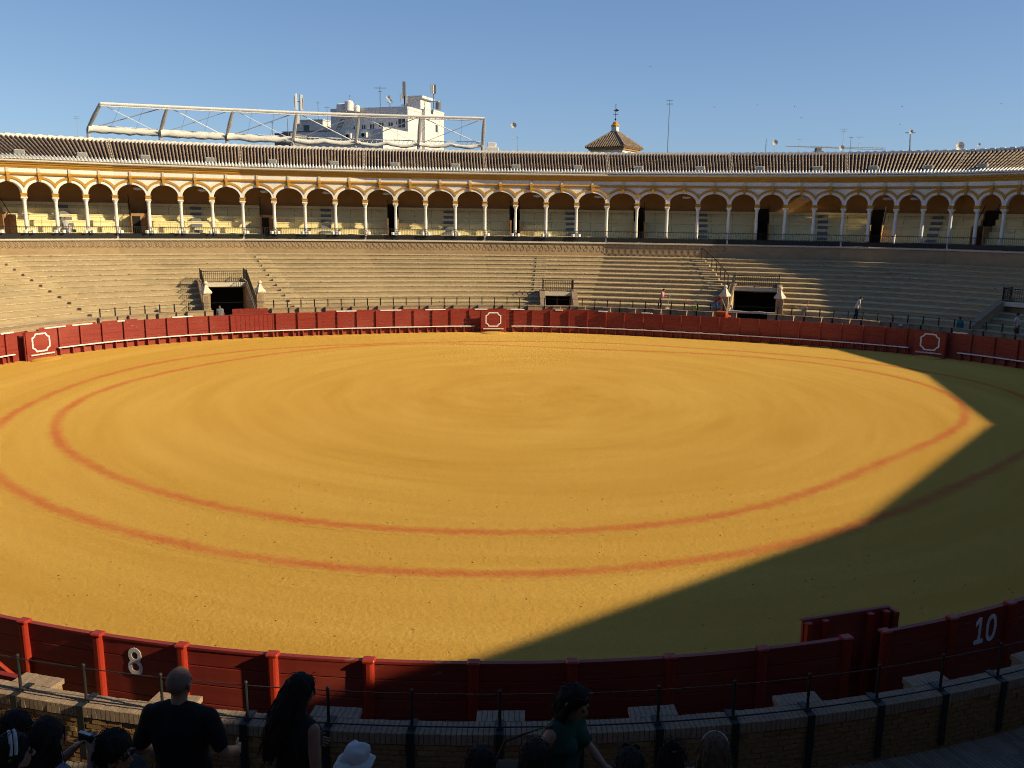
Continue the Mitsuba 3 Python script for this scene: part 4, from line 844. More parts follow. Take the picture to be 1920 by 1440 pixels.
# steel awning frame behind the ridge
aw = thing('awning_frame', 'long white steel awning frame with furled canvas standing behind the left ridge', 'awning')
xb = [165, 300, 425, 550, 667, 785, 905]; yb = [242, 250.5, 257, 263, 267, 270.5, 272.5]; xt = [188, 314, 437, 556, 673, 788, 908]; yt = [194, 200, 205.5, 211, 215, 218.5, 222]
Yb = np.interp(xb, [165, 420, 667, 905], [81.5, 86.0, 89.0, 90.0])
PB = [at(x, y, Y) for x, y, Y in zip(xb, yb, Yb)]; PT = [at(x, y, Y - 1.0) for x, y, Y in zip(xt, yt, Yb)]
for i, (b, t_) in enumerate(zip(PB, PT)):
    foot = b - [0, 0, 2.2]
    add('mast', [tube([foot, b], 0.17, 8), tube([b, (b + t_) / 2, t_], [0.16, 0.20, 0.13], 8)], 'steel', aw)
for i in range(6):
    add('top_chord', [tube([PT[i], PT[i + 1]], 0.13, 8), tube([PT[i] - [0, 0, .22], PT[i + 1] - [0, 0, .22]], 0.05, 5)] + [tube([PT[i] + (PT[i + 1] - PT[i]) * q - [0, 0, .22], PT[i] + (PT[i + 1] - PT[i]) * (q + 0.06)], 0.03, 4) for q in np.linspace(0.02, 0.92, 10)], 'white_paint', aw)
    L0, L1 = PB[i] + [0, 0, 0.10], PB[i + 1] + [0, 0, 0.10]
    add('lower_chord', [tube([L0 + [0, 0.2, 0.25], L1 + [0, 0.2, 0.25]], 0.05, 5), tube([L0 + [0, 0.2, -0.2], L1 + [0, 0.2, -0.2]], 0.05, 5)] + [tube([L0 + (L1 - L0) * q + [0, 0.2, -0.2], L0 + (L1 - L0) * (q + 0.04) + [0, 0.2, 0.25]], 0.025, 4) for q in np.linspace(0.02, 0.94, 14)], 'white_paint', aw)
    n = 13; sag = [0.05, 0.05, 0.08, 0.18, 0.28, 0.24][i]; rr_ = [0.34, 0.36, 0.33, 0.26, 0.20, 0.20][i]
    cv = [L0 + (L1 - L0) * q + np.array([0, -0.1, -0.06 - sag * math.sin(math.pi * ((q * (1 if i < 3 else 2)) % 1.0))]) for q in np.linspace(0.02, 0.98, n)]
    m = tube(cv, [rr_ * (0.75 + 0.35 * RNG.random()) for _ in range(n)], 10); m.vertices += (meshkit.noise(m.vertices * 2.5)[:, None] - 0.5) * 0.12
    add('canvas', m, 'canvas', aw, smooth=True)
    for a, b in ((PB[i], PT[i + 1]), (PT[i], PB[i + 1])): add('brace', tube([a, b], 0.028 if (i + (a is PT[i])) % 2 else 0.045, 5), 'white_paint' if a is PT[i] else 'steel', aw)
    for q in (0.3, 0.65): add('hanger', tube([PT[i] + (PT[i + 1] - PT[i]) * q, L0 + (L1 - L0) * q], 0.012, 4), 'steel_dark', aw)

# pavilion with a tiled pyramid roof
pav = thing('pavilion', 'small pavilion with a tiled pyramid roof and weathervane behind the middle of the gallery', 'pavilion')
pc = at(1171, 273.5, 105); FP = Frame((pc[0], pc[1], 0), -math.radians(33)); S_ = 5.3; ze_ = pc[2]
add('wall', bx(FP, -S_ + 0.45, -0.45, 0.45, S_ - 0.45, 0, ze_ - 0.38), 'white', pav)
add('cornice', [bx(FP, -S_ + 0.25, -0.25, 0.25, S_ - 0.25, ze_ - 0.378, ze_ - 0.18), bx(FP, -S_ + 0.1, -0.1, 0.1, S_ - 0.1, ze_ - 0.178, ze_ - 0.04)], 'umber', pav)
ap = FP((-S_ / 2, S_ / 2, ze_ + 2.15))[0]; cs = [FP(q)[0] for q in ((-S_, 0, ze_), (0, 0, ze_), (0, S_, ze_), (-S_, S_, ze_))]
rf = add('roof_slope', tm(np.array(cs + [ap]), [(0, 1, 4), (1, 2, 4), (2, 3, 4), (3, 0, 4), (0, 3, 2), (0, 2, 1)]), 'tile_channel', pav)
for a, b in ((0, 1), (1, 2), (2, 3), (3, 0)):
    A_, B_ = cs[a], cs[b]; n = 17; tl = []
    nr = np.cross(B_ - A_, ap - A_); nr /= np.linalg.norm(nr); nr *= np.sign(nr[2]); mid = (A_ + B_) / 2
    for i in range(n):
        q = (i + 0.5) / n; e = A_ + (B_ - A_) * q; h = 1 - abs(2 * q - 1); top = e + (ap - mid) * h
        if h > 0.04: tl.append(tube([e + nr * 0.03 - (ap - mid) * 0.03, top + nr * 0.03], 0.10, 6))
    add('tile_courses', tl, 'tile', rf, kind='stuff'); add('hip_tiles', tube([A_ + nr * 0.06, ap + nr * 0.04], 0.15, 6), 'tile', rf)
FV = Frame((ap[0], ap[1], 0), -math.radians(33))
lt = add('lantern', cbx(FV, -0.36, 0.36, -0.36, 0.36, ap[2] - 0.35, ap[2] + 0.45, 0.02), 'white', pav); add('lantern_cap', lathe([(0.0, ap[2] + 0.453), (0.52, ap[2] + 0.453), (0.5, ap[2] + 0.60), (0.34, ap[2] + 0.72), (0.28, ap[2] + 0.92), (0.12, ap[2] + 1.05), (0, ap[2] + 1.06)], (ap[0], ap[1], 0), 8), 'ochre', lt)
vz = ap[2] + 1.05
wv = add('weathervane', [tube([(ap[0], ap[1], vz), (ap[0], ap[1], vz + 2.1)], 0.035, 6), ball((ap[0], ap[1], vz + 0.25), 0.12, 1), tube([(ap[0] - 0.32, ap[1], vz + 0.85), (ap[0] + 0.32, ap[1] - 0.1, vz + 0.85)], 0.035, 5), tube([(ap[0], ap[1] - 0.3, vz + 0.75), (ap[0], ap[1] + 0.3, vz + 0.75)], 0.03, 5)], 'iron', pav)
add('arrow', prism_between([(ap[0] - 0.30, ap[1] - .01, vz + 1.25), (ap[0] + 0.1, ap[1] - .01, vz + 1.15), (ap[0] + 0.42, ap[1] - .01, vz + 1.3), (ap[0] + 0.1, ap[1] - .01, vz + 1.5)], [(ap[0] - 0.30, ap[1] + .01, vz + 1.25), (ap[0] + 0.1, ap[1] + .01, vz + 1.15), (ap[0] + 0.42, ap[1] + .01, vz + 1.3), (ap[0] + 0.1, ap[1] + .01, vz + 1.5)]), 'iron', wv)

# ---------------------------------------------------------------- people
for nm_, c in (('skin', (0.42, 0.24, 0.165)), ('skin_tan', (0.33, 0.18, 0.12)), ('hair_dark', (0.018, 0.013, 0.011)), ('hair_brown', (0.13, 0.085, 0.05)), ('hair_grey', (0.24, 0.155, 0.115)), ('cloth_black', (0.012, 0.012, 0.013)), ('cloth_white', (0.62, 0.62, 0.62)), ('cloth_green', (0.010, 0.075, 0.052)), ('cloth_pink', (0.68, 0.28, 0.33)), ('cloth_red', (0.55, 0.06, 0.05)), ('cloth_blue', (0.03, 0.16, 0.42)), ('cloth_navy', (0.02, 0.025, 0.05)), ('cloth_teal', (0.02, 0.16, 0.19)), ('cloth_grey', (0.22, 0.24, 0.28)), ('cloth_dark', (0.035, 0.033, 0.035)), ('leather', (0.10, 0.06, 0.035)), ('plastic_black', (0.015, 0.015, 0.016)), ('plastic_orange', (0.62, 0.11, 0.03)), ('plastic_lime', (0.40, 0.52, 0.08)), ('wood_pale', (0.55, 0.48, 0.40)), ('eye', (0.02, 0.015, 0.012)), ('lip', (0.33, 0.11, 0.10))):
    flat(nm_, c, rough=0.25 if nm_ == 'eye' else 0.45 if nm_.startswith('plastic') else 0.55 if nm_.startswith('skin') else 0.85)
def sph(c, r, n=14): return m3.Manifold.sphere(r, n).translate([float(x) for x in c])
def hullm(*ms): return m3.Manifold.batch_hull(list(ms))
def bone(a, ra, b, rb, n=14): return hullm(sph(a, ra, n), sph(b, rb, n))
def ell(c, s, n=24): return m3.Manifold.sphere(1.0, n).scale([float(x) for x in s]).translate([float(x) for x in c])
def soft(ms, ln, it=8):
    u = m3.Manifold.batch_boolean(ms, m3.OpType.Add)
    m = man(u.refine_to_length(ln)); m.merge_vertices()
    return trimesh.smoothing.filter_taubin(m, iterations=it)
def unit(v): v = np.asarray(v, float); return v / (np.linalg.norm(v) + 1e-9)
def hand(w, d, pn, side, curl=0.5, k=1.0):
    """bones of a hand: w wrist, d along the palm, pn out of the back of the hand, side +1 when the thumb is on d x pn's side"""
    d = unit(d); pn = unit(pn - np.dot(pn, d) * d); s = np.cross(d, pn) * side; out = []
    kn = [w + d * 0.088 * k + s * o * k for o in (0.030, 0.010, -0.010, -0.029)]
    out.append(hullm(sph(w, 0.022 * k, 10), sph(w + d * 0.03 * k + s * 0.022 * k, 0.014 * k, 10), sph(kn[0], 0.011 * k, 10), sph(kn[3], 0.010 * k, 10), sph(w + d * 0.03 * k - s * 0.02 * k, 0.013 * k, 10)))
    for i, (q, L) in enumerate(zip(kn, (0.070, 0.080, 0.074, 0.058))):
        p, a = q, 0.25 * curl * (1 + 0.12 * i)
        for j, f_ in enumerate((0.45, 0.32, 0.23)):
            dd = d * math.cos(a) - pn * math.sin(a); e = p + dd * L * f_ * k
            out.append(bone(p, (0.0092 - 0.001 * j) * k, e, (0.0085 - 0.001 * j) * k, 8)); p = e; a += (0.65 + 0.1 * i) * curl
    p = w + d * 0.025 * k + s * 0.025 * k; dd = unit(d * 0.75 + s * 0.75 - pn * 0.25 * curl)
    for j, (L, r_) in enumerate(((0.036, 0.011), (0.030, 0.0095), (0.024, 0.0085))):
        e = p + dd * L * k; out.append(bone(p, r_ * k, e, (r_ - 0.001) * k, 8)); p = e; dd = unit(dd + d * 0.3 - s * 0.25 * curl - pn * 0.2 * curl)
    return out
class Person:
    """joints in local metres: x to the person's right, y ahead, z up; feet at z = 0"""
    def __init__(s, key, pos, face, H=1.72, lean=0.0, turn=0.0, nod=0.1, seated=False, arms=None, fem=False, fine=True, stride=0.0, bend_side=0.0):
        s.key, s.fine = key, fine; k = s.k = H / 1.75
        s.F = Frame(pos, math.atan2(face[1], face[0]) - math.pi / 2); sw = (0.165 if fem else 0.195)
        hz = 0.50 if seated else 0.93
        ca, sa = math.cos(lean), math.sin(lean)
        up = lambda x, y, z: np.array([x + bend_side * z, y * ca + z * sa, hz + z * ca - y * sa]) * k
        J = s.J = {}
        J['pel'] = np.array([0, 0, hz]) * k
        J['waist'], J['chest'], J['neck'] = up(0, 0.01, 0.20), up(0, 0.0, 0.40), up(0, -0.015, 0.555)
        J['nk2'] = up(0, 0.015, 0.63); s.hd = up(0, 0.03, 0.715)
        s.headR = (turn, nod + lean * 0.35)
        for i, sd in enumerate((-1, 1)):
            J['sh%d' % i] = up(sd * sw, -0.01, 0.50); J['hip%d' % i] = np.array([sd * 0.095, 0, hz - 0.02]) * k
            if seated: J['kn%d' % i] = np.array([sd * 0.12, 0.43, 0.48]) * k; J['an%d' % i] = np.array([sd * 0.12, 0.40, 0.08]) * k
            else:
                st = stride * sd; J['kn%d' % i] = np.array([sd * 0.10, 0.03 + st * 0.5, 0.50]) * k; J['an%d' % i] = np.array([sd * 0.11, -0.02 + st, 0.085]) * k
            J['toe%d' % i] = J['an%d' % i] + np.array([sd * 0.02, 0.17, -0.045]) * k
            el, wr = (arms[i] if arms and arms[i] is not None else (None, None))
            J['el%d' % i] = np.array(el) * k if el is not None else J['sh%d' % i] + np.array([sd * 0.06, -0.02, -0.29]) * k
            J['wr%d' % i] = np.array(wr) * k if wr is not None else J['el%d' % i] + np.array([sd * 0.01, 0.07, -0.245]) * k
        s.fem = fem; s.ln = 0.022 if fine else 0.05
    def out(s, name, m, mat, parent=None, smooth=True): return add(name, s.F.mesh(m), mat, parent or s.key, smooth=smooth)
    def head_bits(s):
        k = s.k; c = np.zeros(3)
        b = [ell((0, -0.012, 0.022), (0.074, 0.094, 0.094)), hullm(sph((0, 0.052, -0.005), 0.05, 12), sph((0, 0.065, -0.075), 0.027, 12), sph((-0.045, 0.02, -0.05), 0.022, 10), sph((0.045, 0.02, -0.05), 0.022, 10)),
             hullm(sph((0, 0.090, 0.012), 0.009, 8), sph((0, 0.112, -0.026), 0.012, 8), sph((-0.014, 0.096, -0.030), 0.009, 8), sph((0.014, 0.096, -0.030), 0.009, 8)),
             hullm(sph((-0.03, 0.078, 0.026), 0.012, 8), sph((0.03, 0.078, 0.026), 0.012, 8))]
        for sd in (-1, 1): b.append(hullm(sph((sd * 0.076, -0.012, 0.012), 0.011, 8), sph((sd * 0.082, -0.024, 0.014), 0.013, 8), sph((sd * 0.073, -0.010, -0.028), 0.009, 8), sph((sd * 0.083, -0.022, -0.006), 0.010, 8)))
        return b
    def hx(s, p):
        """head-local point -> person-local"""
        t, n = s.headR; p = np.atleast_2d(np.asarray(p, float)) * s.k
        c, q = math.cos(-n), math.sin(-n); p = np.stack([p[:, 0], p[:, 1] * c - p[:, 2] * q, p[:, 1] * q + p[:, 2] * c], 1)
        c, q = math.cos(t), math.sin(t); return np.stack([p[:, 0] * c - p[:, 1] * q, p[:, 0] * q + p[:, 1] * c, p[:, 2]], 1) + s.hd
    def hmesh(s, m): m = m.copy(); m.vertices = s.hx(m.vertices); return m
    def hman(s, ms):
        mm = m3.Manifold.batch_boolean(ms, m3.OpType.Add); t = man(mm); t.vertices = s.hx(t.vertices)
        return m3.Manifold(m3.Mesh(vert_properties=np.asarray(t.vertices, np.float32), tri_verts=np.asarray(t.faces, np.uint32)))
    def torso(s, g, cap=1.0):
        J, k = s.J, s.k; f_ = s.fem; w = 0.085 if f_ else 0.105; o = []
        fr = lambda j, x, y=0: J[j] + np.array([x, y, 0]) * k
        lo = [sph(fr('pel', sd * 0.085), (0.115 + g) * k) for sd in (-1, 1)]; mid = [sph(fr('waist', sd * 0.06), ((0.095 if f_ else 0.11) + g) * k) for sd in (-1, 1)]; hi = [sph(fr('chest', sd * w), (0.105 + g) * k) for sd in (-1, 1)]
        o += [hullm(*lo, *mid), hullm(*mid, *hi), hullm(*hi, *[sph(J['chest'] + (J['sh%d' % i] - J['chest']) * [cap, 1, 1], (0.058 + g) * k) for i in (0, 1)], sph(J['neck'], (0.055 + g) * k))]
        if f_: o += [sph(fr('chest', sd * 0.075, 0.085) + [0, 0, -0.01], (0.062 + g) * k) for sd in (-1, 1)]
        return o
    def arm(s, i, g, t1=1.0, part='both'):
        J, k = s.J, s.k; a, e, w = J['sh%d' % i], J['el%d' % i], J['wr%d' % i]; th = 0.88 if s.fem else 1.0
        end = a + (e - a) * min(1, t1); r1 = 0.056 * th + (0.041 * th - 0.056 * th) * min(1, t1)
        o = [bone(a, (0.056 * th + g) * k, end, (r1 + g) * k)]
        if t1 >= 1: o.append(bone(e, (0.040 * th + g) * k, e + (w - e) * 0.3, (0.043 * th + g) * k)); o.append(bone(e + (w - e) * 0.3, (0.043 * th + g) * k, w, (0.027 * th + g) * k))
        return o
    def leg(s, i, g, t1=2.0):
        J, k = s.J, s.k; h, n, a = J['hip%d' % i], J['kn%d' % i], J['an%d' % i]
        o = [bone(h, (0.092 + g) * k, n, (0.057 + g) * k)]
        if t1 > 1: e = n + (a - n) * (t1 - 1); o += [bone(n, (0.056 + g) * k, n + (a - n) * 0.3, (0.058 + g) * k), bone(n + (a - n) * 0.3, (0.058 + g) * k, e, (0.038 + 0.02 * (2 - t1) + g) * k)]
        return o
    def body(s, skin='skin', curl=(0.5, 0.5), palm=None):
        J, k = s.J, s.k
        b = s.torso(-0.012) + [bone(J['neck'], 0.058 * k, J['nk2'], 0.054 * k), bone(J['nk2'], 0.054 * k, s.hd + [0, 0, -0.02], 0.06 * k), s.hman(s.head_bits())]
        for i in (0, 1):
            b += s.arm(i, 0) + s.leg(i, -0.012) + [bone(J['an%d' % i], 0.036 * k, J['toe%d' % i], 0.03 * k)]
            d = unit(J['wr%d' % i] - J['el%d' % i]); sd = (-1, 1)[i]
            pn = np.array(palm[i]) if palm and palm[i] is not None else np.array([sd * 1.0, 0.1, 0.1])
            sgn = 1 if np.dot(np.cross(d, unit(pn)), [0, 1, 0.6]) > 0 else -1
            b += hand(J['wr%d' % i], d, pn, sgn, curl[i], k * 0.97)
        m = soft(b, s.ln * (0.6 if s.fine else 1), 4 if s.fine else 3); s.out('body', m, skin)
        if s.fine:
            for sd in (-1, 1): s.out('eye', s.hmesh(ball((sd * 0.031, 0.0875, 0.006), 0.0115, 1)), 'eye')
            s.out('lips', s.hmesh(ball((0, 0.0905, -0.058), 1, 1, (0.022, 0.008, 0.008))), 'lip')
    def shirt(s, mat, sleeve=0.5, name='shirt', hem=-0.06, g=0.008):
        b = s.torso(g + 0.004, 1.0 if sleeve > 0 else 0.72)
        for i in (0, 1):
            if sleeve > 0: b += s.arm(i, 0.016, sleeve)
        m = soft(b, s.ln, 6)
        if s.fine: m.vertices += m.vertex_normals * ((meshkit.fbm(m.vertices * [10, 10, 5], 3) - 0.5) * 0.034)[:, None]
        return s.out(name, m, mat)
    def trousers(s, mat, t1=1.97, name='trousers', shoes='cloth_dark'):
        b = []
        for i in (0, 1): b += s.leg(i, 0.012, t1)
        b += [hullm(sph(s.J['pel'] + [-.085 * s.k, 0, -.01], 0.124 * s.k), sph(s.J['pel'] + [.085 * s.k, 0, -.01], 0.124 * s.k))]
        s.out(name, soft(b, max(s.ln, 0.03), 6), mat)
        for i in (0, 1): s.out('shoe', soft([bone(s.J['an%d' % i] + [0, -0.03, -0.035], 0.046 * s.k, s.J['toe%d' % i], 0.04 * s.k)], 0.03, 3), shoes)
    def hair(s, mat, kind='short', locks=(), puff=1.0, noise=0.006):
        cap = ell((0, -0.020, 0.034), (0.083 * puff, 0.104 * puff, 0.100 * puff)) - ell((0, 0.085, -0.035), (0.078, 0.075, 0.088)) - m3.Manifold.cube([0.4, 0.4, 0.4], True).translate([0, 0, -0.245 if kind == 'crop' else -0.27])
        if kind == 'crop': cap = ell((0, -0.014, 0.025), (0.0775, 0.0975, 0.0975)) - ell((0, 0.085, -0.03), (0.085, 0.075, 0.10)) - m3.Manifold.cube([0.4, 0.4, 0.4], True).translate([0, -0.1, -0.235])
        bits = [cap]
        for path in locks:
            for (a, ra), (b, rb) in zip(path[:-1], path[1:]): bits.append(bone(a, ra, b, rb, 12))
        m = soft(bits, 0.012 if s.fine else 0.04, 3)
        if s.fine: m.vertices += m.vertex_normals * ((meshkit.fbm(m.vertices * [75, 75, 14], 3, seed=3) - 0.5) * 2.4 * noise)[:, None]
        key = s.out('hair', s.hmesh(m), mat)
        if s.fine and kind != 'crop':
            rg = np.random.default_rng(len(m.vertices)); st = []; vn = m.vertex_normals
            for i_ in rg.choice(len(m.vertices), 260):
                p0, n0 = m.vertices[i_], vn[i_]; down = np.array([0, -0.35, -1.0]); d_ = unit(down - n0 * np.dot(down, n0) + n0 * rg.uniform(0.0, 0.10) + rg.normal(0, 0.10, 3)); L_ = rg.uniform(0.03, 0.085) * (1.4 if kind == 'long' else 1)
                q_ = p0 + n0 * 0.001; c_ = q_ + d_ * L_ * 0.5 + n0 * rg.uniform(0.001, 0.006); e_ = q_ + d_ * L_ + n0 * rg.uniform(-0.008, 0.004) + np.array([0, 0, -0.25 * L_])
                st.append(tube([q_, c_, e_], [0.0032, 0.0026, 0.0008], 3))
            s.out('strands', s.hmesh(cat(st)), mat, key)
        return key
LONG = [[((0, -0.05, 0.02), 0.088), ((0, -0.085, -0.12), 0.085), ((0, -0.10, -0.27), 0.07), ((0, -0.10, -0.38), 0.035)], [((0.06, -0.02, 0.0), 0.045), ((0.085, -0.03, -0.14), 0.045), ((0.09, -0.03, -0.28), 0.03)], [((-0.06, -0.02, 0.0), 0.045), ((-0.085, -0.03, -0.14), 0.045), ((-0.09, -0.03, -0.28), 0.03)]]
BOB = [[((0, -0.05, 0.02), 0.088), ((0, -0.07, -0.10), 0.075), ((0, -0.075, -0.17), 0.04)], [((0.06, -0.01, 0.0), 0.035), ((0.078, -0.02, -0.12), 0.032)], [((-0.06, -0.01, 0.0), 0.035), ((-0.078, -0.02, -0.12), 0.032)]]
def sunglasses(P, key, up=0.0, name='sunglasses'):
    """on the eyes, or pushed up on the hair"""
    y0, z0 = (0.100, 0.008) if not up else (0.075, 0.105)
    m = [P.hmesh(ball((sd * 0.033, y0 - abs(sd) * 0.004, z0), 1, 2, (0.028, 0.009, 0.021))) for sd in (-1, 1)] + [tube(P.hx([(-0.012, y0 + 0.004, z0), (0.012, y0 + 0.004, z0)]), 0.004, 5)]
    m += [tube(P.hx([(sd * 0.058, y0 - 0.01, z0 + 0.006), (sd * 0.086, y0 - 0.10, z0 - (0.0 if not up else 0.035))]), 0.004, 5) for sd in (-1, 1)]
    return add(name, P.F.mesh(cat(m)), 'plastic_black', key, smooth=True)
def stand_at(x, y, Y, hz):
    """feet position for a person whose head centre (hz above the feet) shows at the pixel (x, y)"""
    p = at(x, y, Y); p[2] -= hz; return p

# --- near spectators, in the shade below the camera
k = thing('person', 'bald man in a black T-shirt seen from behind, standing near the number 8', 'person')
P = Person(k, stand_at(333, 1284, 5.3, 1.655), (0.06, 1), H=1.75, nod=0.12, turn=-0.12, arms=[((-0.30, -0.03, 1.16), (-0.30, 0.18, 1.02)), ((0.31, -0.02, 1.16), (0.30, 0.20, 1.04))])
P.body('skin', palm=[None, None]); P.shirt('cloth_black', 0.72); P.trousers('cloth_grey'); P.hair('hair_grey', 'crop', noise=0.001)
k = thing('person', 'woman with long dark hair in a black sleeveless top, standing right of the bald man', 'person')
P = Person(k, stand_at(549, 1302, 5.15, 1.59), (0.55, 0.84), H=1.68, nod=0.22, turn=-0.35, lean=0.06, fem=True, arms=[((-0.30, 0.10, 1.12), (-0.22, 0.34, 1.02)), ((0.25, -0.04, 1.12), (0.22, 0.16, 0.98))])
P.body('skin_tan'); P.shirt('cloth_black', 0.0, 'top'); P.trousers('cloth_navy'); P.hair('hair_dark', 'long', [[((0, -0.05, 0.02), 0.09), ((-0.01, -0.09, -0.14), 0.098), ((-0.02, -0.12, -0.32), 0.088), ((-0.03, -0.13, -0.46), 0.045)]] + LONG[1:], 1.05, 0.011)
k = thing('person', 'woman in a green sleeveless blouse leaning forward with sunglasses pushed up in her hair', 'person')
P = Person(k, stand_at(1040, 1303, 5.15, 1.53), (0.80, -0.60), H=1.66, lean=0.20, nod=0.30, turn=0.05, fem=True, arms=[((-0.29, 0.10, 1.12), (-0.26, 0.30, 1.00)), ((0.36, -0.02, 1.14), (0.18, 0.24, 1.00))])
P.body('skin', curl=(0.9, 0.9)); P.shirt('cloth_green', 0.0, 'blouse', g=0.014); P.trousers('cloth_dark'); P.hair('hair_dark', 'bob', BOB, 0.98, 0.007); sunglasses(P, k, up=True)
wr = P.F(P.J['wr0'])[0]; add('watch', tube([wr + [math.cos(a) * 0.030, math.sin(a) * 0.030, 0.02 * math.sin(a)] for a in np.linspace(0, 2 * math.pi, 13)], 0.007, 5), 'steel', k)
bagc = P.F(np.array([0.27, -0.20, 1.02]) * P.k)[0]
kb = thing('handbag', 'dark brown handbag hanging from the shoulder of the woman in green', 'bag')
m = man(m3.Manifold.batch_hull([sph(bagc + [dx, dy, dz], 0.035, 10) for dx in (-0.13, 0.10) for dy in (-0.05, 0.05) for dz in (-0.12, 0.06)])); add('bag_body', m, 'leather', kb, smooth=50)
add('strap', tube([bagc + [-0.1, 0, 0.08], bagc + [-0.02, 0.03, 0.26], P.F(P.J['sh1'])[0] + [0, 0, 0.075], bagc + [0.09, 0.02, 0.08]], 0.012, 5), 'leather', kb)
def seated(label, x, y, Y, face, hairmat, kind, shirt, skin='skin', H=1.68, locks=(), puff=1.05, noise=0.010, turn=0.0, nod=0.1, arms=None, sleeve=0.6, fem=True, curl=(0.5, 0.5), palm=None):
    k = thing('person', label, 'person'); p = at(x, y, Y); p[2] -= 1.19 * H / 1.75
    P = Person(k, p, face, H=H, seated=True, nod=nod, turn=turn, fem=fem, arms=arms or [((-0.24, 0.10, 0.75), (-0.12, 0.33, 0.66)), ((0.24, 0.10, 0.75), (0.12, 0.33, 0.66))])
    P.body(skin, curl=curl, palm=palm); P.shirt(shirt, sleeve); P.trousers('cloth_navy')
    if kind: P.hair(hairmat, kind, locks, puff, noise)
    return k, P
seated('woman with long dark hair in profile at the lower left corner, facing right', 28, 1374, 4.9, (0.98, -0.12), 'hair_dark', 'long', 'cloth_dark', locks=LONG)
k, P = seated('woman with a black and white hairband over dark hair, lowest in the left corner', 14, 1424, 4.3, (0.8, 0.6), 'hair_dark', 'bob', 'cloth_grey', locks=BOB)
add('hairband', P.F.mesh(cat([P.hmesh(tube([(0.087 * math.cos(a), -0.02 + 0.01 * dy, 0.03 + 0.108 * math.sin(a)) for a in np.linspace(0.1, math.pi - 0.1, 14)], 0.011, 6)) for dy in (0, 2.6)])), 'cloth_white', k, smooth=True)
k, P = seated('dark haired woman holding up a small black camera in the lower left', 82, 1396, 4.5, (0.38, 0.92), 'hair_dark', 'long', 'cloth_grey', locks=LONG, puff=1.1, arms=[((-0.20, 0.16, 0.84), (-0.05, 0.25, 1.00)), ((0.22, 0.14, 0.84), (0.10, 0.25, 1.01))], curl=(1.1, 1.1), palm=[(-0.4, -0.3, 0.2), (0.5, -0.6, 0.1)])
kc = thing('camera_compact', 'small black camera held up by the dark haired woman in the lower left', 'camera'); cc = (P.F(P.J['wr0'])[0] + P.F(P.J['wr1'])[0]) / 2 + np.array([0.01, 0.02, 0.065]); FC = Frame(cc, P.F.x.dot([1, 0, 0]) and math.atan2(P.F.x[1], P.F.x[0]))
add('case', cbx(FC, -0.055, 0.055, -0.012, 0.014, -0.032, 0.032, 0.006), 'plastic_black', kc); add('lens', tube([FC((0.012, 0.014, 0))[0], FC((0.012, 0.035, 0))[0]], 0.022, 12), 'plastic_black', kc); add('top_plate', bx(FC, -0.05, 0.05, -0.010, 0.012, 0.0325, 0.036), 'steel', kc)
k, P = seated('dark curly haired person in sunglasses looking right, just below the bald man', 212, 1414, 4.6, (0.85, -0.25), 'hair_dark', 'short', 'cloth_dark', locks=[[((0, -0.04, 0.04), 0.085), ((0, -0.075, -0.05), 0.08)]], puff=1.12, noise=0.016); sunglasses(P, k)
k, P = seated('person wearing a crumpled white sun hat at the bottom edge', 664, 1440, 4.9, (0.35, 0.9), 'hair_brown', 'crop', 'cloth_dark', fem=False, noise=0.001)
hat = cat([P.hmesh(ball((0, -0.015, 0.058), 1, 3, (0.086, 0.104, 0.088))), P.hmesh(tm(*(lambda w: (np.vstack([np.stack([0.088 * np.cos(w), -0.015 + 0.108 * np.sin(w), 0.045 + 0 * w], 1), np.stack([0.132 * np.cos(w), -0.015 + 0.15 * np.sin(w), 0.012 + 0.018 * np.sin(3 * w)], 1)]), [(i, i + 1, i + 25, i + 24) for i in range(23)] ))(np.linspace(0, 2 * math.pi, 24))))])
hat.vertices += (meshkit.fbm(hat.vertices * 16, 3)[:, None] - 0.5) * 0.05; add('sun_hat', P.F.mesh(hat), 'cloth_white', k, smooth=True)
seated('dark haired person at the bottom edge between the white hat and the woman in green', 900, 1446, 4.8, (0.1, 1), 'hair_dark', 'short', 'cloth_dark', locks=[[((0, -0.04, 0.04), 0.085), ((0, -0.075, -0.05), 0.08)]], puff=1.12, fem=False)
seated('dark haired person seated right in front of the woman in green', 1003, 1436, 4.5, (-0.2, 1), 'hair_dark', 'bob', 'cloth_black', locks=BOB, puff=1.12)
k, P = seated('dark haired person at the bottom edge with shiny sunglasses on top of the head', 1180, 1450, 4.7, (0.2, 1), 'hair_dark', 'bob', 'cloth_black', locks=BOB); sunglasses(P, k, up=True)
k, P = seated('person with dark hair tied in a bun with a pale clip, lower right of centre', 1258, 1436, 4.9, (0.3, 0.95), 'hair_dark', 'short', 'cloth_black', locks=[[((0, -0.06, 0.11), 0.045), ((0, -0.075, 0.145), 0.038)]])
add('hair_clip', P.F.mesh(P.hmesh(ball((0.01, -0.09, 0.115), 1, 1, (0.04, 0.012, 0.012)))), 'cloth_white', k)
k, P = seated('fair haired woman with a thin pale hairband at the bottom right of centre', 1340, 1418, 5.0, (0.2, 0.97), 'hair_brown', 'long', 'cloth_teal', locks=LONG)
add('hairband', P.F.mesh(P.hmesh(tube([(0.09 * math.cos(a), 0.0, 0.034 + 0.105 * math.sin(a)) for a in np.linspace(0.1, math.pi - 0.1, 14)], 0.006, 5))), 'cloth_white', k, smooth=True)

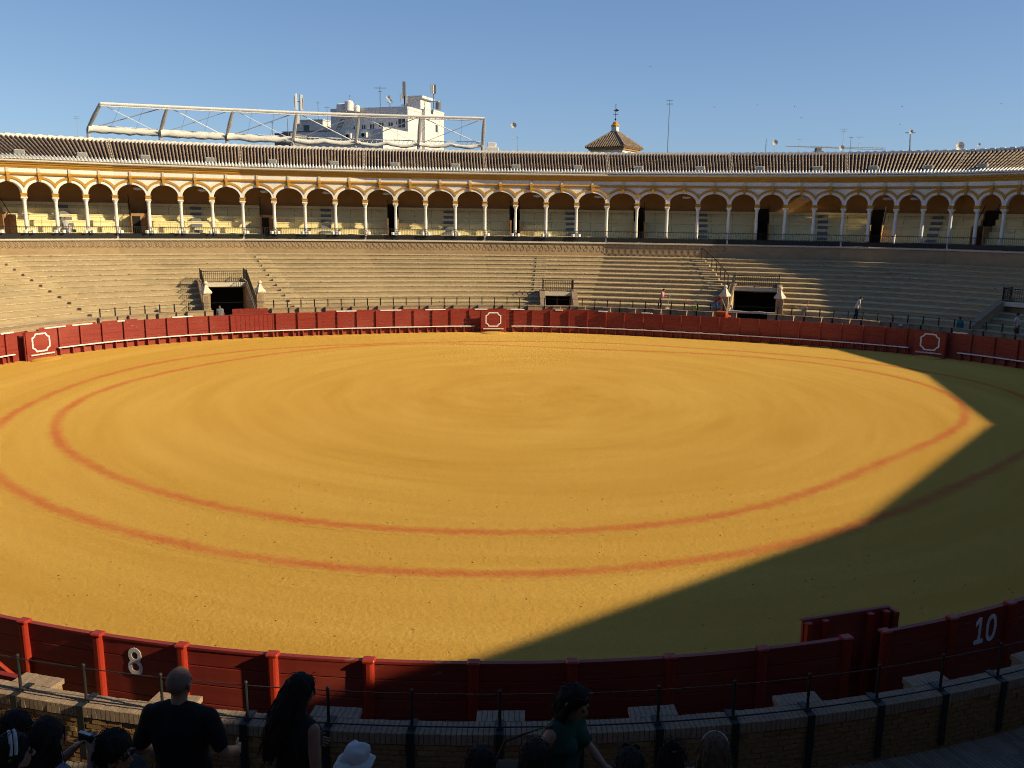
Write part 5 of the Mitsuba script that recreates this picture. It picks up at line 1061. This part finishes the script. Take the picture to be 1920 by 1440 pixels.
# --- far people on the rows and in the alley
def far(label, x, row, face, shirt, trousers, H=1.72, lean=0.0, hairmat='hair_dark', sleeve=0.5, d=None, z=None, arms=None, stride=0.06, fem=False, nod=0.2, t1=1.97, skin='skin', hairk='short'):
    k = thing('person', label, 'person')
    t = theta_of(at(x, 560, 66)); 
    for _ in range(6):
        dd = float(row_d(row + 0.45)(t)[0]) if d is None else d
        p = pol(t, float(bar(t)) + dd, 0.0); v = p - EYE; xi = 960 + FOC * np.dot(v + [0, 0, 2], C_RIGHT) / np.dot(v + [0, 0, 2], C_FWD); t -= (x - xi) / FOC * np.linalg.norm(v[:2]) / float(bar(t) + dd) * 0.9
    p[2] = (1.2 + RISE * row) if z is None else z
    P = Person(k, p, face, H=H, lean=lean, fine=False, arms=arms, stride=stride, fem=fem, nod=nod)
    P.body(skin); P.shirt(shirt, sleeve, g=0.012); P.trousers(trousers, t1); P.hair(hairmat, hairk); return k, P
ks, PS = far('cleaner in a pink shirt and dark trousers standing on the middle rows', 1239, 1, (0.8, -0.4), 'cloth_pink', 'cloth_dark', lean=0.25, arms=[((-0.2, 0.15, 1.10), (-0.05, 0.36, 1.15)), ((0.2, 0.18, 1.08), (0.05, 0.4, 1.10))])
kr, PR = far('cleaner in a red top and bright blue trousers bending over beside the right tunnel', 1343, 1, (0.8, -0.5), 'cloth_red', 'cloth_blue', lean=0.85, t1=1.55, arms=[((-0.2, 0.52, 1.02), (-0.1, 0.62, 0.80)), ((0.2, 0.55, 1.02), (0.1, 0.68, 0.82))])
far('man in a white shirt and dark trousers leaning forward in the shaded rows', 1605, 1, (0.95, -0.2), 'cloth_white', 'cloth_navy', H=1.76, lean=0.35)
far('person in teal clothes with dark hair at the foot of the shaded rows', 1801, 0, (-0.8, -0.4), 'cloth_teal', 'cloth_teal', H=1.74, d=2.7, z=0.78, lean=0.12, fem=True, sleeve=1.0)
far('man in a white T-shirt and dark shorts at the right edge of the picture', 1905, 0, (0.6, -0.7), 'cloth_white', 'cloth_dark', H=1.78, t1=1.1)
far('person in a pale blue shirt at the mouth of the left tunnel', 412, 0, (0.2, -1), 'cloth_grey', 'cloth_navy', d=2.9, z=0.42, H=1.70)
far('worker in white beside the orange tub at the right tunnel', 1374, 0, (-0.9, 0.1), 'cloth_white', 'cloth_white', d=2.4, z=0.78, H=1.66, hairmat='cloth_white', lean=0.15)
kw, PW = far('worker in the alley whose white cap shows above the shaded barrier', 1688, 0, (1, -0.1), 'cloth_blue', 'cloth_navy', d=0.9, z=0.0, H=1.86, hairmat='cloth_white')
add('cap', PW.F.mesh(PW.hmesh(ball((0, 0.0, 0.05), 1, 2, (0.10, 0.13, 0.085)))), 'cloth_white', kw, smooth=True)
k = thing('person', 'person in white sitting in the third gallery arch from the left', 'person'); pg = np.ravel(gpt(0, 2.42, 1.35, ZA + 0.50)); PG = Person(k, pg - [0, 0, 0.45], (0.3, -0.9), H=1.7, seated=True, fine=False); PG.body(); PG.shirt('cloth_white', 0.6); PG.trousers('cloth_white'); PG.hair('hair_dark')
k = thing('person', 'person in white standing in the third gallery arch from the left', 'person'); pg = np.ravel(gpt(0, 2.30, 0.85, ZA + 0.03)); PG = Person(k, pg, (0.2, -0.9), H=1.74, fine=False); PG.body(); PG.shirt('cloth_white', 0.6); PG.trousers('cloth_grey'); PG.hair('hair_dark')
# cleaning things
def pole_thing(name, label, a, b, mat, head):
    k = thing(name, label, 'broom' if name == 'broom' else 'mop'); add('handle', tube([a, b], 0.022, 6), mat, k); d = unit(np.asarray(b) - a)
    F = Frame(np.asarray(b) - [0, 0, 0.04], 0.3); add('head', cbx(F, -0.18, 0.18, -0.05, 0.05, -0.05, 0.05, 0.02), head, k); return k
b0 = PS.F([0.55, 0.05, 0])[0]; Yw = b0[1]
pole_thing('mop', 'pale flat mop leaning upright beside the cleaner in pink', at(1257, 551, Yw), at(1251, 577, Yw - 0.3), 'wood_pale', 'wood_pale')
pole_thing('broom', 'broom with a thin red handle lying towards the lime bucket', at(1281, 558, Yw), at(1300, 574, Yw - 0.3), 'plastic_orange', 'plastic_lime')
pole_thing('broom', 'long pole slanting from the bending cleaner down past the orange tub', at(1354, 561, 62.5), at(1366, 592, 62.0), 'wood_pale', 'plastic_orange')
pole_thing('broom', 'red handled broom standing in the shaded rows right of the tunnel', at(1516, 562, 66), at(1512, 584, 65.7), 'plastic_orange', 'cloth_red')
pole_thing('mop', 'grey mop lying in the shaded rows right of the tunnel', at(1490, 573, 66), at(1506, 586, 65.6), 'wood_pale', 'cloth_grey')
def bucket(label, x, y, Y, mat):
    k = thing('bucket', label, 'bucket'); c = at(x, y, Y); add('tub', lathe([(0.0, 0.0), (0.17, 0.0), (0.22, 0.42), (0.20, 0.42), (0.15, 0.03), (0, 0.03)], c, 12), mat, k); add('handle', tube([c + [0.22 * math.cos(a), 0, 0.41 + 0.2 * math.sin(a)] for a in np.linspace(0, math.pi, 9)], 0.012, 5), 'steel', k)
bucket('lime yellow bucket standing near the cleaner in pink', 1304, 583, Yw - 0.5, 'plastic_lime'); bucket('grey bucket among the mops in the shaded rows', 1507, 590, 65.4, 'cloth_grey')
k = thing('tub', 'tall orange tub standing in the alley below the bending cleaner', 'bin'); t_ = far_theta(1353, 1.0, 1.7); p = pol(t_, float(bar(t_)) + 1.0, -0.02); F = Frame(p, -0.5)
add('tub_body', prism_between(F([(-.30, -.22, 0), (.30, -.22, 0), (.30, .22, 0), (-.30, .22, 0)]), F([(-.38, -.28, 1.98), (.38, -.28, 1.98), (.38, .28, 1.98), (-.38, .28, 1.98)])), 'plastic_orange', k); add('lid', cbx(F, -0.41, 0.41, -0.31, 0.31, 1.983, 2.06, 0.03), 'plastic_orange', k)
# red braces and crate in the near alley
k = thing('wooden_brace', 'red timber brace propped behind the barrier at the left edge', 'brace'); tb = math.radians(-110.2)
a_, b_ = on_z(-25, 1225, 1.25), on_z(30, 1270, 0.75); add('diagonal', tube([a_, b_], 0.035, 6), 'red_gloss', k)
a_, b_ = on_z(-20, 1262, 1.15), on_z(68, 1281, 1.15); add('beam', cbx(Frame(a_, math.atan2(*(b_ - a_)[1::-1])), 0, float(np.linalg.norm(b_ - a_)), -0.05, 0.05, -0.06, 0.06, 0.01), 'red', k)
k = thing('crate', 'small red plastic crate on a pilaster in the near alley left of the number 8', 'crate'); p = on_z(145, 1294, 1.70); F = Frame((p[0], p[1], 1.70), 0.0 - 0.15)
F.o = pol(math.radians(-103.9), float(bar(math.radians(-103.9))) + 1.25, 1.12); add('side', [bx(F, -0.15, 0.15, y, y + 0.012, 0.0, 0.2) for y in (-0.1, 0.09)] + [bx(F, x, x + 0.012, -0.087, 0.089, 0.0, 0.2) for x in (-0.15, 0.138)], 'red_gloss', k); add('base', bx(F, -0.13, 0.13, -0.08, 0.08, 0.0, 0.015), 'red_gloss', k); add('rim', [bx(F, -0.16, 0.16, y, y + 0.02, 0.202, 0.225) for y in (-0.11, 0.09)], 'red_gloss', k)

# swifts over the right hand roof
for i, (x, y, o) in enumerate(((1339, 201, 'leftmost of the row over the boom'), (1420, 197, 'second of the row'), (1490, 200, 'third of the row'), (1691, 200, 'fourth of the row'), (1877, 195, 'fifth of the row, near the right edge'), (1220, 125, 'highest one, up in the middle'), (1503, 221, 'lower one over the boom'), (1688, 233, 'lowest one over the leaning pole'))):
    k = thing('bird', 'tiny dark bird flying in the blue sky, ' + o, 'bird', 'birds in the sky'); c = at(x, y, 140.0); a = 0.6 * i; F = Frame(c, a)
    body = ball((0, 0, 0), 1, 1, (0.035, 0.11, 0.03)); body.vertices = F(body.vertices); add('body', body, 'iron', k, smooth=True)
    for sd in (-1, 1): add('wing', prism_between(F([(sd * 0.02, 0.05, 0.012), (sd * 0.12, 0.03, 0.05), (sd * 0.26, -0.08, 0.06), (sd * 0.10, -0.04, 0.04), (sd * 0.02, -0.04, 0.012)]), F([(sd * 0.02, 0.05, -0.004), (sd * 0.12, 0.03, 0.038), (sd * 0.26, -0.08, 0.052), (sd * 0.10, -0.04, 0.03), (sd * 0.02, -0.04, -0.004)])), 'iron', k)
